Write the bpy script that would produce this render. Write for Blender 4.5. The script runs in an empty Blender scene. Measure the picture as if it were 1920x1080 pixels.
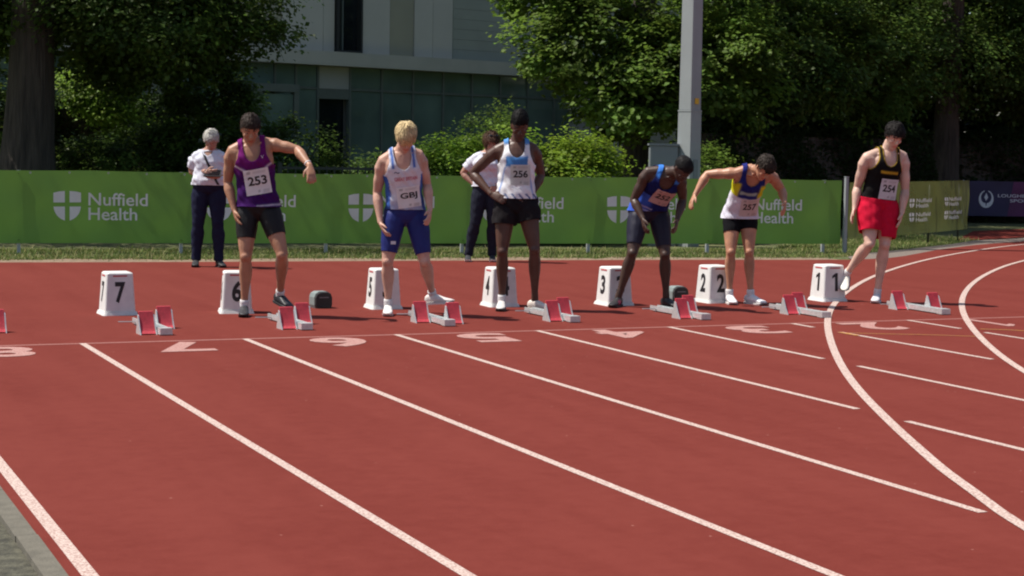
import bpy, bmesh, math, random
import numpy as np
from mathutils import Vector, Matrix
from mathutils.bvhtree import BVHTree

scene = bpy.context.scene
col = scene.collection
rng = np.random.default_rng(11)
random.seed(4)

# ------------------------------------------------------------------ camera
CAM = np.array([-5.969, -13.0547, 1.4854])
YAW, PITCH, ROLL = .4142, .0792, .0173
fw = np.array([math.sin(YAW)*math.cos(PITCH), math.cos(YAW)*math.cos(PITCH), -math.sin(PITCH)])
r0 = np.array([math.cos(YAW), -math.sin(YAW), 0.])
u0 = np.cross(r0, fw)
rr = r0*math.cos(ROLL)+u0*math.sin(ROLL)
uu = -r0*math.sin(ROLL)+u0*math.cos(ROLL)
cam = bpy.data.cameras.new('camera')
cam.sensor_width = 36.0
cam.lens = 3314.4/1920*36
cam.clip_end = 2000
cam_o = bpy.data.objects.new('camera', cam)
col.objects.link(cam_o)
cam_o.matrix_world = Matrix(((rr[0], uu[0], -fw[0], CAM[0]), (rr[1], uu[1], -fw[1], CAM[1]), (rr[2], uu[2], -fw[2], CAM[2]), (0, 0, 0, 1)))
scene.camera = cam_o

# ------------------------------------------------------------------ light
SUN = Vector((-.508, .240, 1.0)).normalized()          # towards the sun
world = bpy.data.worlds.new('World'); scene.world = world
world.use_nodes = True
wn = world.node_tree.nodes; wl = world.node_tree.links
bg = wn['Background']
sky = wn.new('ShaderNodeTexSky'); sky.sky_type = 'NISHITA'; sky.sun_disc = False
sky.sun_elevation = math.asin(SUN.z)
sky.sun_rotation = math.atan2(SUN.x, SUN.y)
sky.air_density = 1.0; sky.dust_density = 1.5; sky.ozone_density = 1.0
wl.new(sky.outputs[0], bg.inputs[0]); bg.inputs[1].default_value = 0.080
sl = bpy.data.lights.new('sun', 'SUN'); sl.energy = 4.2; sl.angle = math.radians(.53); sl.color = (1.0, .95, .87)
so = bpy.data.objects.new('sun', sl); col.objects.link(so)
so.rotation_euler = SUN.to_track_quat('Z', 'Y').to_euler()
scene.view_settings.view_transform = 'Standard'
scene.view_settings.look = 'None'
scene.view_settings.exposure = 0.54
scene.view_settings.gamma = 1.0
scene.cycles.filter_width = 2.1
scene.cycles.max_bounces = 8
scene.cycles.transparent_max_bounces = 12

# ------------------------------------------------------------------ materials
def nodes_of(m):
    m.use_nodes = True
    nt = m.node_tree
    return nt, nt.nodes['Principled BSDF']
def tint(a, f): return (min(a[0]*f, 1), min(a[1]*f, 1), min(a[2]*f, 1), 1)
def mat(name, c, rough=.6, var=.12, scale=8., metal=0., bump=0., bscale=60., spec=.5, transl=0., sheen=0., sss=0.):
    """plain surface: base colour broken by two octaves of noise, optional fine relief"""
    m = bpy.data.materials.new(name); nt, b = nodes_of(m); N = nt.nodes; L = nt.links
    tc = N.new('ShaderNodeTexCoord')
    n1 = N.new('ShaderNodeTexNoise'); n1.inputs['Scale'].default_value = scale; n1.inputs['Detail'].default_value = 5
    L.new(tc.outputs['Object'], n1.inputs['Vector'])
    cr = N.new('ShaderNodeValToRGB')
    cr.color_ramp.elements[0].position = .3; cr.color_ramp.elements[1].position = .7
    cr.color_ramp.elements[0].color = tint(c, 1-var); cr.color_ramp.elements[1].color = tint(c, 1+var)
    L.new(n1.outputs['Fac'], cr.inputs[0]); L.new(cr.outputs[0], b.inputs['Base Color'])
    b.inputs['Roughness'].default_value = rough; b.inputs['Metallic'].default_value = metal
    b.inputs['Specular IOR Level'].default_value = spec
    if sheen: b.inputs['Sheen Weight'].default_value = sheen
    if sss:
        b.inputs['Subsurface Weight'].default_value = sss; b.inputs['Subsurface Radius'].default_value = (.02, .008, .004)
        b.inputs['Subsurface Scale'].default_value = .5
    if bump:
        n2 = N.new('ShaderNodeTexNoise'); n2.inputs['Scale'].default_value = bscale; n2.inputs['Detail'].default_value = 3
        L.new(tc.outputs['Object'], n2.inputs['Vector'])
        bp = N.new('ShaderNodeBump'); bp.inputs['Strength'].default_value = bump; bp.inputs['Distance'].default_value = .01
        L.new(n2.outputs['Fac'], bp.inputs['Height']); L.new(bp.outputs[0], b.inputs['Normal'])
    if transl:
        t = N.new('ShaderNodeBsdfTranslucent'); L.new(cr.outputs[0], t.inputs[0])
        mx = N.new('ShaderNodeMixShader'); mx.inputs[0].default_value = transl
        L.new(b.outputs[0], mx.inputs[1]); L.new(t.outputs[0], mx.inputs[2])
        L.new(mx.outputs[0], N['Material Output'].inputs[0])
    return m
def attr_mat(name, rough=.6, var=.08, scale=30., spec=.4, transl=0., sss=0., bump=0., bscale=90., sheen=0.):
    """surface whose colours (print, dye, leaf tone with painted clump highlights) sit in the 'col' attribute"""
    m = bpy.data.materials.new(name); nt, b = nodes_of(m); N = nt.nodes; L = nt.links
    a = N.new('ShaderNodeAttribute'); a.attribute_name = 'col'
    tc = N.new('ShaderNodeTexCoord')
    n1 = N.new('ShaderNodeTexNoise'); n1.inputs['Scale'].default_value = scale; n1.inputs['Detail'].default_value = 4
    L.new(tc.outputs['Object'], n1.inputs['Vector'])
    mr = N.new('ShaderNodeMapRange'); mr.inputs[1].default_value = .3; mr.inputs[2].default_value = .7
    mr.inputs[3].default_value = 1-var; mr.inputs[4].default_value = 1+var
    L.new(n1.outputs['Fac'], mr.inputs[0])
    mu = N.new('ShaderNodeVectorMath'); mu.operation = 'SCALE'
    L.new(a.outputs['Color'], mu.inputs[0]); L.new(mr.outputs[0], mu.inputs['Scale'])
    L.new(mu.outputs[0], b.inputs['Base Color'])
    b.inputs['Roughness'].default_value = rough; b.inputs['Specular IOR Level'].default_value = spec
    if sheen: b.inputs['Sheen Weight'].default_value = sheen
    if sss:
        b.inputs['Subsurface Weight'].default_value = sss; b.inputs['Subsurface Radius'].default_value = (.02, .008, .004)
        b.inputs['Subsurface Scale'].default_value = .5
    if bump:
        n2 = N.new('ShaderNodeTexNoise'); n2.inputs['Scale'].default_value = bscale; n2.inputs['Detail'].default_value = 3
        L.new(tc.outputs['Object'], n2.inputs['Vector'])
        bp = N.new('ShaderNodeBump'); bp.inputs['Strength'].default_value = bump; bp.inputs['Distance'].default_value = .006
        L.new(n2.outputs['Fac'], bp.inputs['Height']); L.new(bp.outputs[0], b.inputs['Normal'])
    if transl:
        t = N.new('ShaderNodeBsdfTranslucent'); L.new(mu.outputs[0], t.inputs[0])
        mx = N.new('ShaderNodeMixShader'); mx.inputs[0].default_value = transl
        L.new(b.outputs[0], mx.inputs[1]); L.new(t.outputs[0], mx.inputs[2])
        L.new(mx.outputs[0], N['Material Output'].inputs[0])
    return m

def bark_material():
    m = mat('ridged_bark', (.046, .036, .028), .95, .45, 9, bump=1., bscale=14); nt = m.node_tree
    mp = nt.nodes.new('ShaderNodeMapping'); mp.inputs['Scale'].default_value = (1.6, 1.6, .16)
    tc = next(n for n in nt.nodes if n.type == 'TEX_COORD'); nt.links.new(tc.outputs['Object'], mp.inputs[0])
    for n in nt.nodes:
        if n.type == 'TEX_NOISE': nt.links.new(mp.outputs[0], n.inputs['Vector'])
        if n.type == 'BUMP': n.inputs['Distance'].default_value = .06
    return m
def see_through(m, f):
    nt = m.node_tree; out = nt.nodes['Material Output']; src = out.inputs[0].links[0].from_socket
    t = nt.nodes.new('ShaderNodeBsdfTransparent'); x = nt.nodes.new('ShaderNodeMixShader'); x.inputs[0].default_value = f
    nt.links.new(src, x.inputs[1]); nt.links.new(t.outputs[0], x.inputs[2]); nt.links.new(x.outputs[0], out.inputs[0]); return m
def track_material():
    m = bpy.data.materials.new('red_synthetic_track'); nt, b = nodes_of(m); N = nt.nodes; L = nt.links
    tc = N.new('ShaderNodeTexCoord')
    def noise(s, d=4, r=.6):
        n = N.new('ShaderNodeTexNoise'); n.inputs['Scale'].default_value = s; n.inputs['Detail'].default_value = d; n.inputs['Roughness'].default_value = r
        L.new(tc.outputs['Object'], n.inputs['Vector']); return n
    big = noise(.55, 6); mid = noise(9., 5, .7); fine = noise(160., 3, .8)
    mp = N.new('ShaderNodeMapping'); mp.inputs['Scale'].default_value = (3.2, .22, 1); L.new(tc.outputs['Object'], mp.inputs[0])
    lane = N.new('ShaderNodeTexNoise'); lane.inputs['Scale'].default_value = 1.; lane.inputs['Detail'].default_value = 5; L.new(mp.outputs[0], lane.inputs['Vector'])
    add = N.new('ShaderNodeMath'); add.operation = 'ADD'
    s1 = N.new('ShaderNodeMath'); s1.operation = 'MULTIPLY'; s1.inputs[1].default_value = .27; L.new(big.outputs[0], s1.inputs[0]); s4 = N.new('ShaderNodeMath'); s4.operation = 'MULTIPLY_ADD'; s4.inputs[1].default_value = .25; L.new(lane.outputs[0], s4.inputs[0]); L.new(s1.outputs[0], s4.inputs[2])
    s2 = N.new('ShaderNodeMath'); s2.operation = 'MULTIPLY'; s2.inputs[1].default_value = .3; L.new(mid.outputs[0], s2.inputs[0])
    s3 = N.new('ShaderNodeMath'); s3.operation = 'MULTIPLY_ADD'; s3.inputs[1].default_value = .45; L.new(fine.outputs[0], s3.inputs[0]); L.new(s2.outputs[0], s3.inputs[2])
    L.new(s4.outputs[0], add.inputs[0]); L.new(s3.outputs[0], add.inputs[1])
    cr = N.new('ShaderNodeValToRGB')
    cr.color_ramp.elements[0].position = .44; cr.color_ramp.elements[0].color = (.119, .0182, .0128, 1)
    cr.color_ramp.elements[1].position = .70; cr.color_ramp.elements[1].color = (.168, .0330, .0243, 1)
    L.new(add.outputs[0], cr.inputs[0])
    vo = N.new('ShaderNodeTexVoronoi'); vo.inputs['Scale'].default_value = 5.0; L.new(tc.outputs['Object'], vo.inputs['Vector'])
    lt = N.new('ShaderNodeMath'); lt.operation = 'LESS_THAN'; lt.inputs[1].default_value = .030; L.new(vo.outputs['Distance'], lt.inputs[0])
    mx = N.new('ShaderNodeMixRGB'); mx.inputs[2].default_value = (.36, .16, .13, 1)
    sc = N.new('ShaderNodeMath'); sc.operation = 'MULTIPLY'; sc.inputs[1].default_value = .8; L.new(lt.outputs[0], sc.inputs[0])
    L.new(sc.outputs[0], mx.inputs[0]); L.new(cr.outputs[0], mx.inputs[1])
    L.new(mx.outputs[0], b.inputs['Base Color'])
    b.inputs['Roughness'].default_value = .9; b.inputs['Specular IOR Level'].default_value = .1
    bp = N.new('ShaderNodeBump'); bp.inputs['Strength'].default_value = .35; bp.inputs['Distance'].default_value = .004
    L.new(fine.outputs[0], bp.inputs['Height']); L.new(bp.outputs[0], b.inputs['Normal'])
    return m
def paint_material(name, c, under=(.27, .13, .105)):
    m = bpy.data.materials.new(name); nt, b = nodes_of(m); N = nt.nodes; L = nt.links
    tc = N.new('ShaderNodeTexCoord')
    n = N.new('ShaderNodeTexNoise'); n.inputs['Scale'].default_value = 85.; n.inputs['Detail'].default_value = 4; n.inputs['Roughness'].default_value = .75
    L.new(tc.outputs['Object'], n.inputs['Vector'])
    cr = N.new('ShaderNodeValToRGB'); e = cr.color_ramp.elements
    e[0].position = .38; e[0].color = (*under, 1); e[1].position = .54; e[1].color = (*c, 1)
    L.new(n.outputs[0], cr.inputs[0]); L.new(cr.outputs[0], b.inputs['Base Color'])
    b.inputs['Roughness'].default_value = .8
    bp = N.new('ShaderNodeBump'); bp.inputs['Strength'].default_value = .4; bp.inputs['Distance'].default_value = .003
    L.new(n.outputs[0], bp.inputs['Height']); L.new(bp.outputs[0], b.inputs['Normal'])
    return m
def ground_material():
    m = bpy.data.materials.new('grass_and_soil'); nt, b = nodes_of(m); N = nt.nodes; L = nt.links
    tc = N.new('ShaderNodeTexCoord')
    n = N.new('ShaderNodeTexNoise'); n.inputs['Scale'].default_value = 2.2; n.inputs['Detail'].default_value = 8; n.inputs['Roughness'].default_value = .7
    L.new(tc.outputs['Object'], n.inputs['Vector'])
    cr = N.new('ShaderNodeValToRGB'); e = cr.color_ramp.elements
    e[0].position = .3; e[0].color = (.05, .075, .02, 1); e[1].position = .72; e[1].color = (.16, .15, .06, 1)
    L.new(n.outputs[0], cr.inputs[0]); L.new(cr.outputs[0], b.inputs['Base Color'])
    b.inputs['Roughness'].default_value = .95
    n2 = N.new('ShaderNodeTexNoise'); n2.inputs['Scale'].default_value = 60.; L.new(tc.outputs['Object'], n2.inputs['Vector'])
    bp = N.new('ShaderNodeBump'); bp.inputs['Strength'].default_value = .8; bp.inputs['Distance'].default_value = .02
    L.new(n2.outputs[0], bp.inputs['Height']); L.new(bp.outputs[0], b.inputs['Normal'])
    return m

M = dict(
    track=track_material(), paint=paint_material('white_line_paint', (.57, .45, .39)), yellow=paint_material('yellow_line_paint', (.50, .235, .03)),
    faint=paint_material('faint_white_line_paint', (.34, .15, .125), (.2, .05, .04)),
    number=paint_material('worn_number_paint', (.44, .255, .22), (.28, .09, .075)),
    ground=ground_material(), path=mat('grey_asphalt_path', (.17, .135, .112), .9, .18, 25, bump=.4, bscale=120),
    concrete=mat('kerb_concrete', (.125, .112, .085), .9, .2, 14, bump=.4, bscale=90),
    gravel=mat('dusty_gravel', (.066, .062, .042), .95, .55, 22, bump=1., bscale=60),
    soil=mat('dry_soil_edge', (.21, .145, .095), .95, .35, 10, bump=.8, bscale=50),
    leaf=attr_mat('leaf', .5, .12, 4, spec=.2, transl=.5), bark=mat('bark', (.062, .050, .040), .95, .35, 9, bump=1., bscale=14),
    grass=attr_mat('grass_blade', .7, .1, 5, transl=.3),
    banner=mat('green_banner_fabric', (.165, .335, .056), .65, .08, 1.4, transl=.16), bannerprint=mat('pale_grey_print', (.84, .83, .86), .7, .05, 4, transl=.25),
    mesh_banner=see_through(mat('green_mesh_fabric', (.20, .225, .065), .7, .2, 1.1, transl=.30), .36), purple=mat('purple_banner_fabric', (.020, .014, .055), .6, .35, 1.2),
    magenta=mat('magenta_banner_fabric', (.095, .012, .075), .6, .25, 2.), steel=mat('galvanised_steel', (.42, .44, .45), .5, .12, 12, metal=.3),
    white=mat('white_plastic', (.72, .72, .69), .5, .08, 11), black=mat('black_print', (.016, .014, .016), .55, .1, 9),
    redlabel=mat('red_label', (.5, .05, .06), .5, .2, 60), alu=mat('brushed_aluminium', (.66, .68, .67), .38, .12, 40, metal=.5),
    redpad=mat('red_rubber_pad', (.52, .035, .055), .7, .12, 40, bump=.5, bscale=220), greyplastic=mat('grey_green_plastic', (.2, .24, .23), .55, .1, 20),
    grille=mat('black_speaker_grille', (.02, .02, .02), .6, .3, 90, bump=.6, bscale=300), greyprint=mat('grey_print', (.2, .2, .2), .6, .05, 9),
    pole=mat('grey_painted_column', (.29, .31, .315), .5, .06, 3.), cabinet=mat('grey_cabinet_paint', (.19, .21, .22), .55, .06, 6),
    sticker=mat('yellow_sticker', (.75, .42, .02), .5, .1, 9), darkmetal=mat('dark_railing_metal', (.02, .022, .02), .5, .1, 9),
    panel_light=mat('pale_cladding', (.52, .50, .42), .6, .04, 1.2), panel_olive=mat('olive_cladding', (.34, .325, .23), .6, .05, 1.2), panel_grey=mat('grey_green_siding', (.31, .33, .27), .6, .05, 1.5),
    fascia=mat('concrete_fascia', (.44, .43, .36), .7, .06, 1.5), spandrel=mat('grey_spandrel', (.34, .355, .335), .5, .05, 2.), mullion=mat('mullion_metal', (.115, .14, .122), .45, .06, 6),
    glass=mat('green_tinted_glass', (.120, .175, .145), .06, .3, .7, spec=.5), glassdark=mat('dark_window_glass', (.012, .016, .018), .06, .3, 1.), wall=mat('plain_wall', (.3, .3, .28), .8, .1, 2),
    device=mat('black_device', (.02, .02, .022), .4, .1, 30), strap=mat('black_strap', (.02, .02, .022), .8, .1, 60), lens=mat('dark_lens', (.01, .01, .012), .1, .1, 9),
    eyewhite=mat('eye_white', (.38, .34, .31), .3, .03, 60), iris=mat('dark_iris', (.04, .025, .018), .2, .1, 60), bib=attr_mat('paper_bib', .6, .03, 20, transl=.15),
    cloth=attr_mat('cloth', .85, .07, 22, spec=.1, bump=.25, bscale=260), satin=attr_mat('stretch_cloth', .55, .07, 22, spec=.25, bump=.2, bscale=300),
    skin=attr_mat('skin', .46, .13, 11, spec=.42, sss=.10), hair=attr_mat('hair', .6, .3, 60, spec=.12), shoe=attr_mat('shoe', .5, .1, 40, spec=.4, bump=.2, bscale=200),
    sock=mat('white_sock', (.72, .71, .70), .9, .06, 60, bump=.4, bscale=200), sole_white=mat('white_sole', (.7, .69, .66), .6, .06, 30), sole_dark=mat('dark_sole', (.03, .03, .032), .6, .1, 30),
    greensole=mat('grey_spike_plate', (.10, .11, .10), .5, .1, 30),
)
M['bark'] = bark_material()

# ------------------------------------------------------------------ scene helpers
def tag(o, label=None, cat=None, group=None, kind=None):
    if label: o['label'] = label
    if cat: o['category'] = cat
    if group: o['group'] = group
    if kind: o['kind'] = kind
    return o
def empty(name, loc=(0, 0, 0), rz=0.):
    o = bpy.data.objects.new(name, None); col.objects.link(o)
    o.location = loc; o.rotation_euler = (0, 0, rz); o.empty_display_size = .2
    return o
def to_mesh(name, V, F, m=None, smooth=False, cols=None):
    me = bpy.data.meshes.new(name)
    V = np.asarray(V, float); 
    me.from_pydata(V.tolist(), [], [list(map(int, f)) for f in F])
    if m is not None: me.materials.append(m)
    if smooth: me.polygons.foreach_set('use_smooth', np.ones(len(me.polygons), bool))
    if cols is not None:
        a = me.color_attributes.new('col', 'FLOAT_COLOR', 'POINT')
        c = np.ones((len(V), 4), np.float32); c[:, :3] = cols
        a.data.foreach_set('color', c.ravel())
    me.update()
    return me
def big_mesh(name, V, F, m, cols=None, smooth=False):
    """V (n,3), F (k,3|4) arrays, quick build"""
    me = bpy.data.meshes.new(name); V = np.asarray(V, np.float32); F = np.asarray(F, np.int32)
    n, k = F.shape
    me.vertices.add(len(V)); me.vertices.foreach_set('co', V.ravel())
    me.loops.add(n*k); me.loops.foreach_set('vertex_index', F.ravel())
    me.polygons.add(n); me.polygons.foreach_set('loop_start', np.arange(0, n*k, k, dtype=np.int32))
    if smooth: me.polygons.foreach_set('use_smooth', np.ones(n, bool))
    me.materials.append(m)
    if cols is not None:
        a = me.color_attributes.new('col', 'FLOAT_COLOR', 'POINT')
        c = np.ones((len(V), 4), np.float32); c[:, :3] = cols
        a.data.foreach_set('color', c.ravel())
    me.update(calc_edges=True)
    return me
def obj(name, me, parent=None):
    o = bpy.data.objects.new(name, me); col.objects.link(o)
    if parent is not None: o.parent = parent
    return o

class MB:
    """collects boxes, prisms, tubes into ONE mesh"""
    def __init__(s): s.V = []; s.F = []
    def add(s, V, F):
        n = len(s.V); s.V += [tuple(map(float, v)) for v in V]; s.F += [tuple(int(i)+n for i in f) for f in F]; return s
    def box(s, x0, x1, y0, y1, z0, z1, M4=None):
        V = [(x, y, z) for z in (z0, z1) for y in (y0, y1) for x in (x0, x1)]
        if M4 is not None: V = [tuple(M4 @ Vector(v)) for v in V]
        return s.add(V, [(0, 2, 3, 1), (4, 5, 7, 6), (0, 1, 5, 4), (2, 6, 7, 3), (0, 4, 6, 2), (1, 3, 7, 5)])
    def prism(s, poly, z0, z1):
        n = len(poly)
        V = [(x, y, z0) for x, y in poly]+[(x, y, z1) for x, y in poly]
        return s.add(V, [tuple(range(n))[::-1], tuple(range(n, 2*n))]+[(i, (i+1) % n, n+(i+1) % n, n+i) for i in range(n)])
    def tube(s, pts, rad, n=10):
        V, F = limb(pts, rad, n); return s.add(V, F)
    def mesh(s, name, m, smooth=False): return to_mesh(name, s.V, s.F, m, smooth)
    def build(s, name, m, parent=None, smooth=False, bevel=0.):
        o = obj(name, s.mesh(name, m, smooth), parent)
        if bevel:
            b = o.modifiers.new('bevel', 'BEVEL'); b.width = bevel; b.segments = 2; b.limit_method = 'ANGLE'
        return o

def unit(v):
    v = np.asarray(v, float); return v/max(np.linalg.norm(v), 1e-9)
def loft(centers, X, Y, rx, ry, n=16, p=2.0):
    """closed loft of (super)ellipses"""
    a = np.linspace(0, 2*math.pi, n, endpoint=False); c, s = np.cos(a), np.sin(a)
    c = np.sign(c)*abs(c)**(2/p); s = np.sign(s)*abs(s)**(2/p)
    V = []; F = []
    for k in range(len(centers)):
        for j in range(n): V.append(centers[k]+X[k]*c[j]*rx[k]+Y[k]*s[j]*ry[k])
    for k in range(len(centers)-1):
        for j in range(n): F.append((k*n+j, k*n+(j+1) % n, (k+1)*n+(j+1) % n, (k+1)*n+j))
    for k, sg in ((0, -1), (len(centers)-1, 1)):
        nb = centers[k]-centers[k-1 if k else 1]; d = unit(nb)
        V.append(centers[k]+d*min(rx[k], ry[k])*.5); q = len(V)-1
        for j in range(n):
            f = (k*n+j, k*n+(j+1) % n, q); F.append(f if sg > 0 else f[::-1])
    return np.array(V), F
def limb(pts, rad, n=12):
    pts = [np.asarray(p, float) for p in pts]
    T = [unit(pts[min(i+1, len(pts)-1)]-pts[max(i-1, 0)]) for i in range(len(pts))]
    ref = np.array([1., 0, 0]) if abs(T[0][0]) < .8 else np.array([0, 1., 0])
    X = []; Y = []
    for t in T:
        x = unit(ref-t*(ref@t)); X.append(x); Y.append(np.cross(t, x)); ref = x
    return loft(pts, X, Y, rad, rad, n)
def ball(c, r, ax=None, nu=12, nv=8):
    V = []; F = []; r = np.broadcast_to(np.asarray(r, float), (3,)); ax = np.eye(3) if ax is None else np.array(ax)
    for i in range(1, nv):
        th = math.pi*i/nv
        for j in range(nu):
            ph = 2*math.pi*j/nu
            q = np.array([math.sin(th)*math.cos(ph)*r[0], math.sin(th)*math.sin(ph)*r[1], math.cos(th)*r[2]])
            V.append(np.asarray(c)+q@ax)
    V.append(np.asarray(c)+np.array([0, 0, r[2]])@ax); V.append(np.asarray(c)-np.array([0, 0, r[2]])@ax)
    t, b = len(V)-2, len(V)-1
    for i in range(nv-2):
        for j in range(nu): F.append((i*nu+j, (i+1)*nu+j, (i+1)*nu+(j+1) % nu, i*nu+(j+1) % nu))
    for j in range(nu):
        F.append((t, j, (j+1) % nu)); F.append((b, (nv-2)*nu+(j+1) % nu, (nv-2)*nu+j))
    return np.array(V), F

_text = {}
def text_mesh(s, bold=0.):
    """outline of a text as flat triangles, unit size; returns V (n,2), faces"""
    if (s, bold) in _text: return _text[(s, bold)]
    cu = bpy.data.curves.new('t', 'FONT'); cu.body = s; cu.offset = bold; cu.resolution_u = 4
    o = bpy.data.objects.new('t', cu); col.objects.link(o)
    me = o.to_mesh()
    V = np.array([v.co[:2] for v in me.vertices]) if len(me.vertices) else np.zeros((0, 2)); F = [tuple(p.vertices) for p in me.polygons]
    o.to_mesh_clear(); bpy.data.objects.remove(o); bpy.data.curves.remove(cu)
    _text[(s, bold)] = (V, F)
    return V, F
def fit_text(s, x0, x1, y0, y1, bold=0.):
    V, F = text_mesh(s, bold)
    if s == '1': V, F = np.array([(.50, 0), (1., 0), (1., 1.), (.62, 1.), (.0, .84), (.0, .70), (.50, .80)]), [(0, 1, 2, 3, 6), (3, 4, 5, 6)]
    lo, hi = V.min(0), V.max(0)
    W = (V-lo)/(hi-lo)
    return np.stack([x0+W[:, 0]*(x1-x0), y0+W[:, 1]*(y1-y0)], 1), F

# ================================================================== the setting
def flat(name, poly, z, m, parent=None, kind=None):
    bm = bmesh.new()
    f = bm.faces.new([bm.verts.new((x, y, z)) for x, y in poly])
    bm.normal_update()
    if f.normal.z < 0: f.normal_flip()
    me = bpy.data.meshes.new(name); bmesh.ops.triangulate(bm, faces=bm.faces[:]); bm.to_mesh(me); bm.free()
    me.materials.append(m)
    o = obj(name, me, parent)
    if kind: o['kind'] = kind
    return o
flat('ground', [(-300, -200), (300, -200), (300, 400), (-300, 400)], -.03, M['ground'], kind='structure')
back_edge = [(-14, 9.9), (-6.0, 9.2), (-3.07, 8.9), (-1.83, 8.75), (-.52, 8.62), (.56, 8.55), (3.42, 8.33), (6.01, 8.05), (7.58, 7.82), (8.38, 7.72), (9.14, 7.95), (9.76, 8.38), (11.38, 9.73), (13.02, 10.87), (14.82, 11.80), (17.5, 13.0), (22, 14.6), (60, 22)]
track = flat('running_track', [(-4.955, -40), (80, -40), (80, 26)]+back_edge[::-1][0:-2]+[(-4.955, 9.1)], 0., M['track'], kind='structure')
track['label'] = 'brick red synthetic running track with white lane lines'
flat('path', [(8.38, 7.72), (8.80, 8.45), (9.75, 9.25), (10.95, 10.0), (12.80, 11.25), (14.1, 12.28), (15.36, 12.75), (17.6, 13.9), (22, 15.6), (22, 14.6), (17.5, 13.0), (14.82, 11.80), (13.02, 10.87), (11.38, 9.73), (9.76, 8.38), (9.14, 7.95)], -.008, M['path'], kind='structure')
flat('far_track', [(13.7, 12.3), (15.36, 12.95), (17.6, 14.1), (26, 17.2), (26, 19.2), (16.6, 15.5)], -.012, M['track'], kind='structure')
# concrete edging beside lane eight, one bar per 0.915 m, and the gravel beyond it
kerb = empty('kerb'); kerb['kind'] = 'structure'
kme = MB().box(-.04, .04, .004, .911, -.12, .012).mesh('kerb_stone', M['concrete'])
for k in range(-12, 20):
    o = obj('kerb_stone', kme, kerb); o.location = (-4.998, -7.3+k*.915, random.uniform(-.003, .003)); o.rotation_euler = (0, 0, random.uniform(-.003, .003))
flat('gravel_verge', [(-9, -20), (-5.03, -20), (-5.03, 9.1), (-9, 9.4)], -.012, M['gravel'], kind='structure')
# bare soil along the back edge of the track
se = [(-9, 9.50), (-6.0, 9.18), (-3.07, 8.88), (-.52, 8.60), (3.42, 8.31), (6.01, 8.03), (7.58, 7.80), (8.36, 7.70)]
so_ = []
for i in range(90):
    t = i/89*(len(se)-1); k = min(int(t), len(se)-2); a = t-k
    x = se[k][0]*(1-a)+se[k+1][0]*a; y = se[k][1]*(1-a)+se[k+1][1]*a
    so_.append((x, y+.85+.12*math.sin(i*1.7)+.12*math.sin(i*.61+1)+random.uniform(-.06, .06)))
flat('soil_edge', se+so_[::-1], -.018, M['soil'], kind='structure')

# ---- painted lines, children of the track
def strip(name, pts, w, m, z=.004):
    P = np.array(pts, float); n = len(P); V = []; F = []
    for i in range(n):
        t = unit(P[min(i+1, n-1)]-P[max(i-1, 0)]); q = np.array([-t[1], t[0]])*w/2
        V += [(*(P[i]+q), z), (*(P[i]-q), z)]
    F = [(2*i+1, 2*i+3, 2*i+2, 2*i) for i in range(n-1)]
    return obj(name, to_mesh(name, V, F, m), track)
def spline(P, k=8):
    P = [np.array(p, float) for p in P]; P = [2*P[0]-P[1]]+P+[2*P[-1]-P[-2]]; out = []
    for i in range(1, len(P)-2):
        for j in range(k):
            t = j/k; a, b, c, d = P[i-1:i+3]
            out.append(.5*((2*b)+(c-a)*t+(2*a-5*b+4*c-d)*t*t+(3*b-a-3*c+d)*t**3))
    out = out+[P[-2]]
    for _ in range(40): out = [out[0]]+[(out[i-1]+2*out[i]+out[i+1])/4 for i in range(1, len(out)-1)]+[out[-1]]
    return out
W = 1.22
strip('start_line', [(-4.88, .0), (8.0, .0)], .05, M['faint'], .0010)
for k, segs in {-1: [(9.0, -30)], 0: [(0, -30)], 1: [(0, -30)], 2: [(0, -7.18), (-7.75, -30)], 3: [(0, -4.51), (-4.99, -30)], 4: [(0, -2.32), (-2.76, -30)], 5: [(0, -.34), (-.74, -2.69), (-3.2, -30)], 6: [(0, -.75), (-1.08, -1.60), (-2.0, -30)]}.items():
    for y0, y1 in segs: strip('lane_line', [(W*(k-3), y0), (W*(k-3), y1)], .05 if k > -1 else .055, M['paint'], .0020)
curveA = [(19.5, 13.6), (16.4, 12.15), (13.66, 10.68), (13.07, 10.27), (11.27, 9.0), (9.37, 7.44), (7.61, 5.77), (6.21, 4.33), (4.69, 2.55), (3.59, 1.13), (2.79, -.01), (1.95, -1.32), (1.20, -2.55), (0.62, -3.57), (0.23, -4.31), (-0.08, -4.92), (-0.34, -5.44), (-0.60, -5.98), (-0.78, -6.35), (-0.92, -6.69), (-1.04, -6.96), (-1.14, -7.19), (-1.24, -7.44), (-1.62, -8.6), (-2.1, -10.8)]
curveB = [(19, 12.2), (14.5, 9.9), (10.88, 7.12), (9.66, 6.07), (7.97, 4.43), (6.44, 2.75), (5.28, 1.33), (4.38, .12), (3.53, -1.12), (2.78, -2.3), (2.14, -3.4), (1.3, -5.1), (.6, -6.8), (0, -8.8)]
strip('bend_line', spline(curveA), .058, M['paint'], .0042)
strip('bend_line', spline(curveB), .058, M['paint'], .0042)
strip('relay_mark', spline([(2.41, -.80), (2.75, -1.0), (3.09, -1.13), (3.41, -1.38)]), .022, M['yellow'], .0034)
strip('relay_mark', [(2.42, -.76), (2.42, -1.02)], .05, M['yellow'], .0038)
strip('relay_mark', [(3.80, -.84), (4.0, -.96), (4.08, -1.07), (4.2, -1.2)], .03, M['yellow'], .0034)
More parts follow.
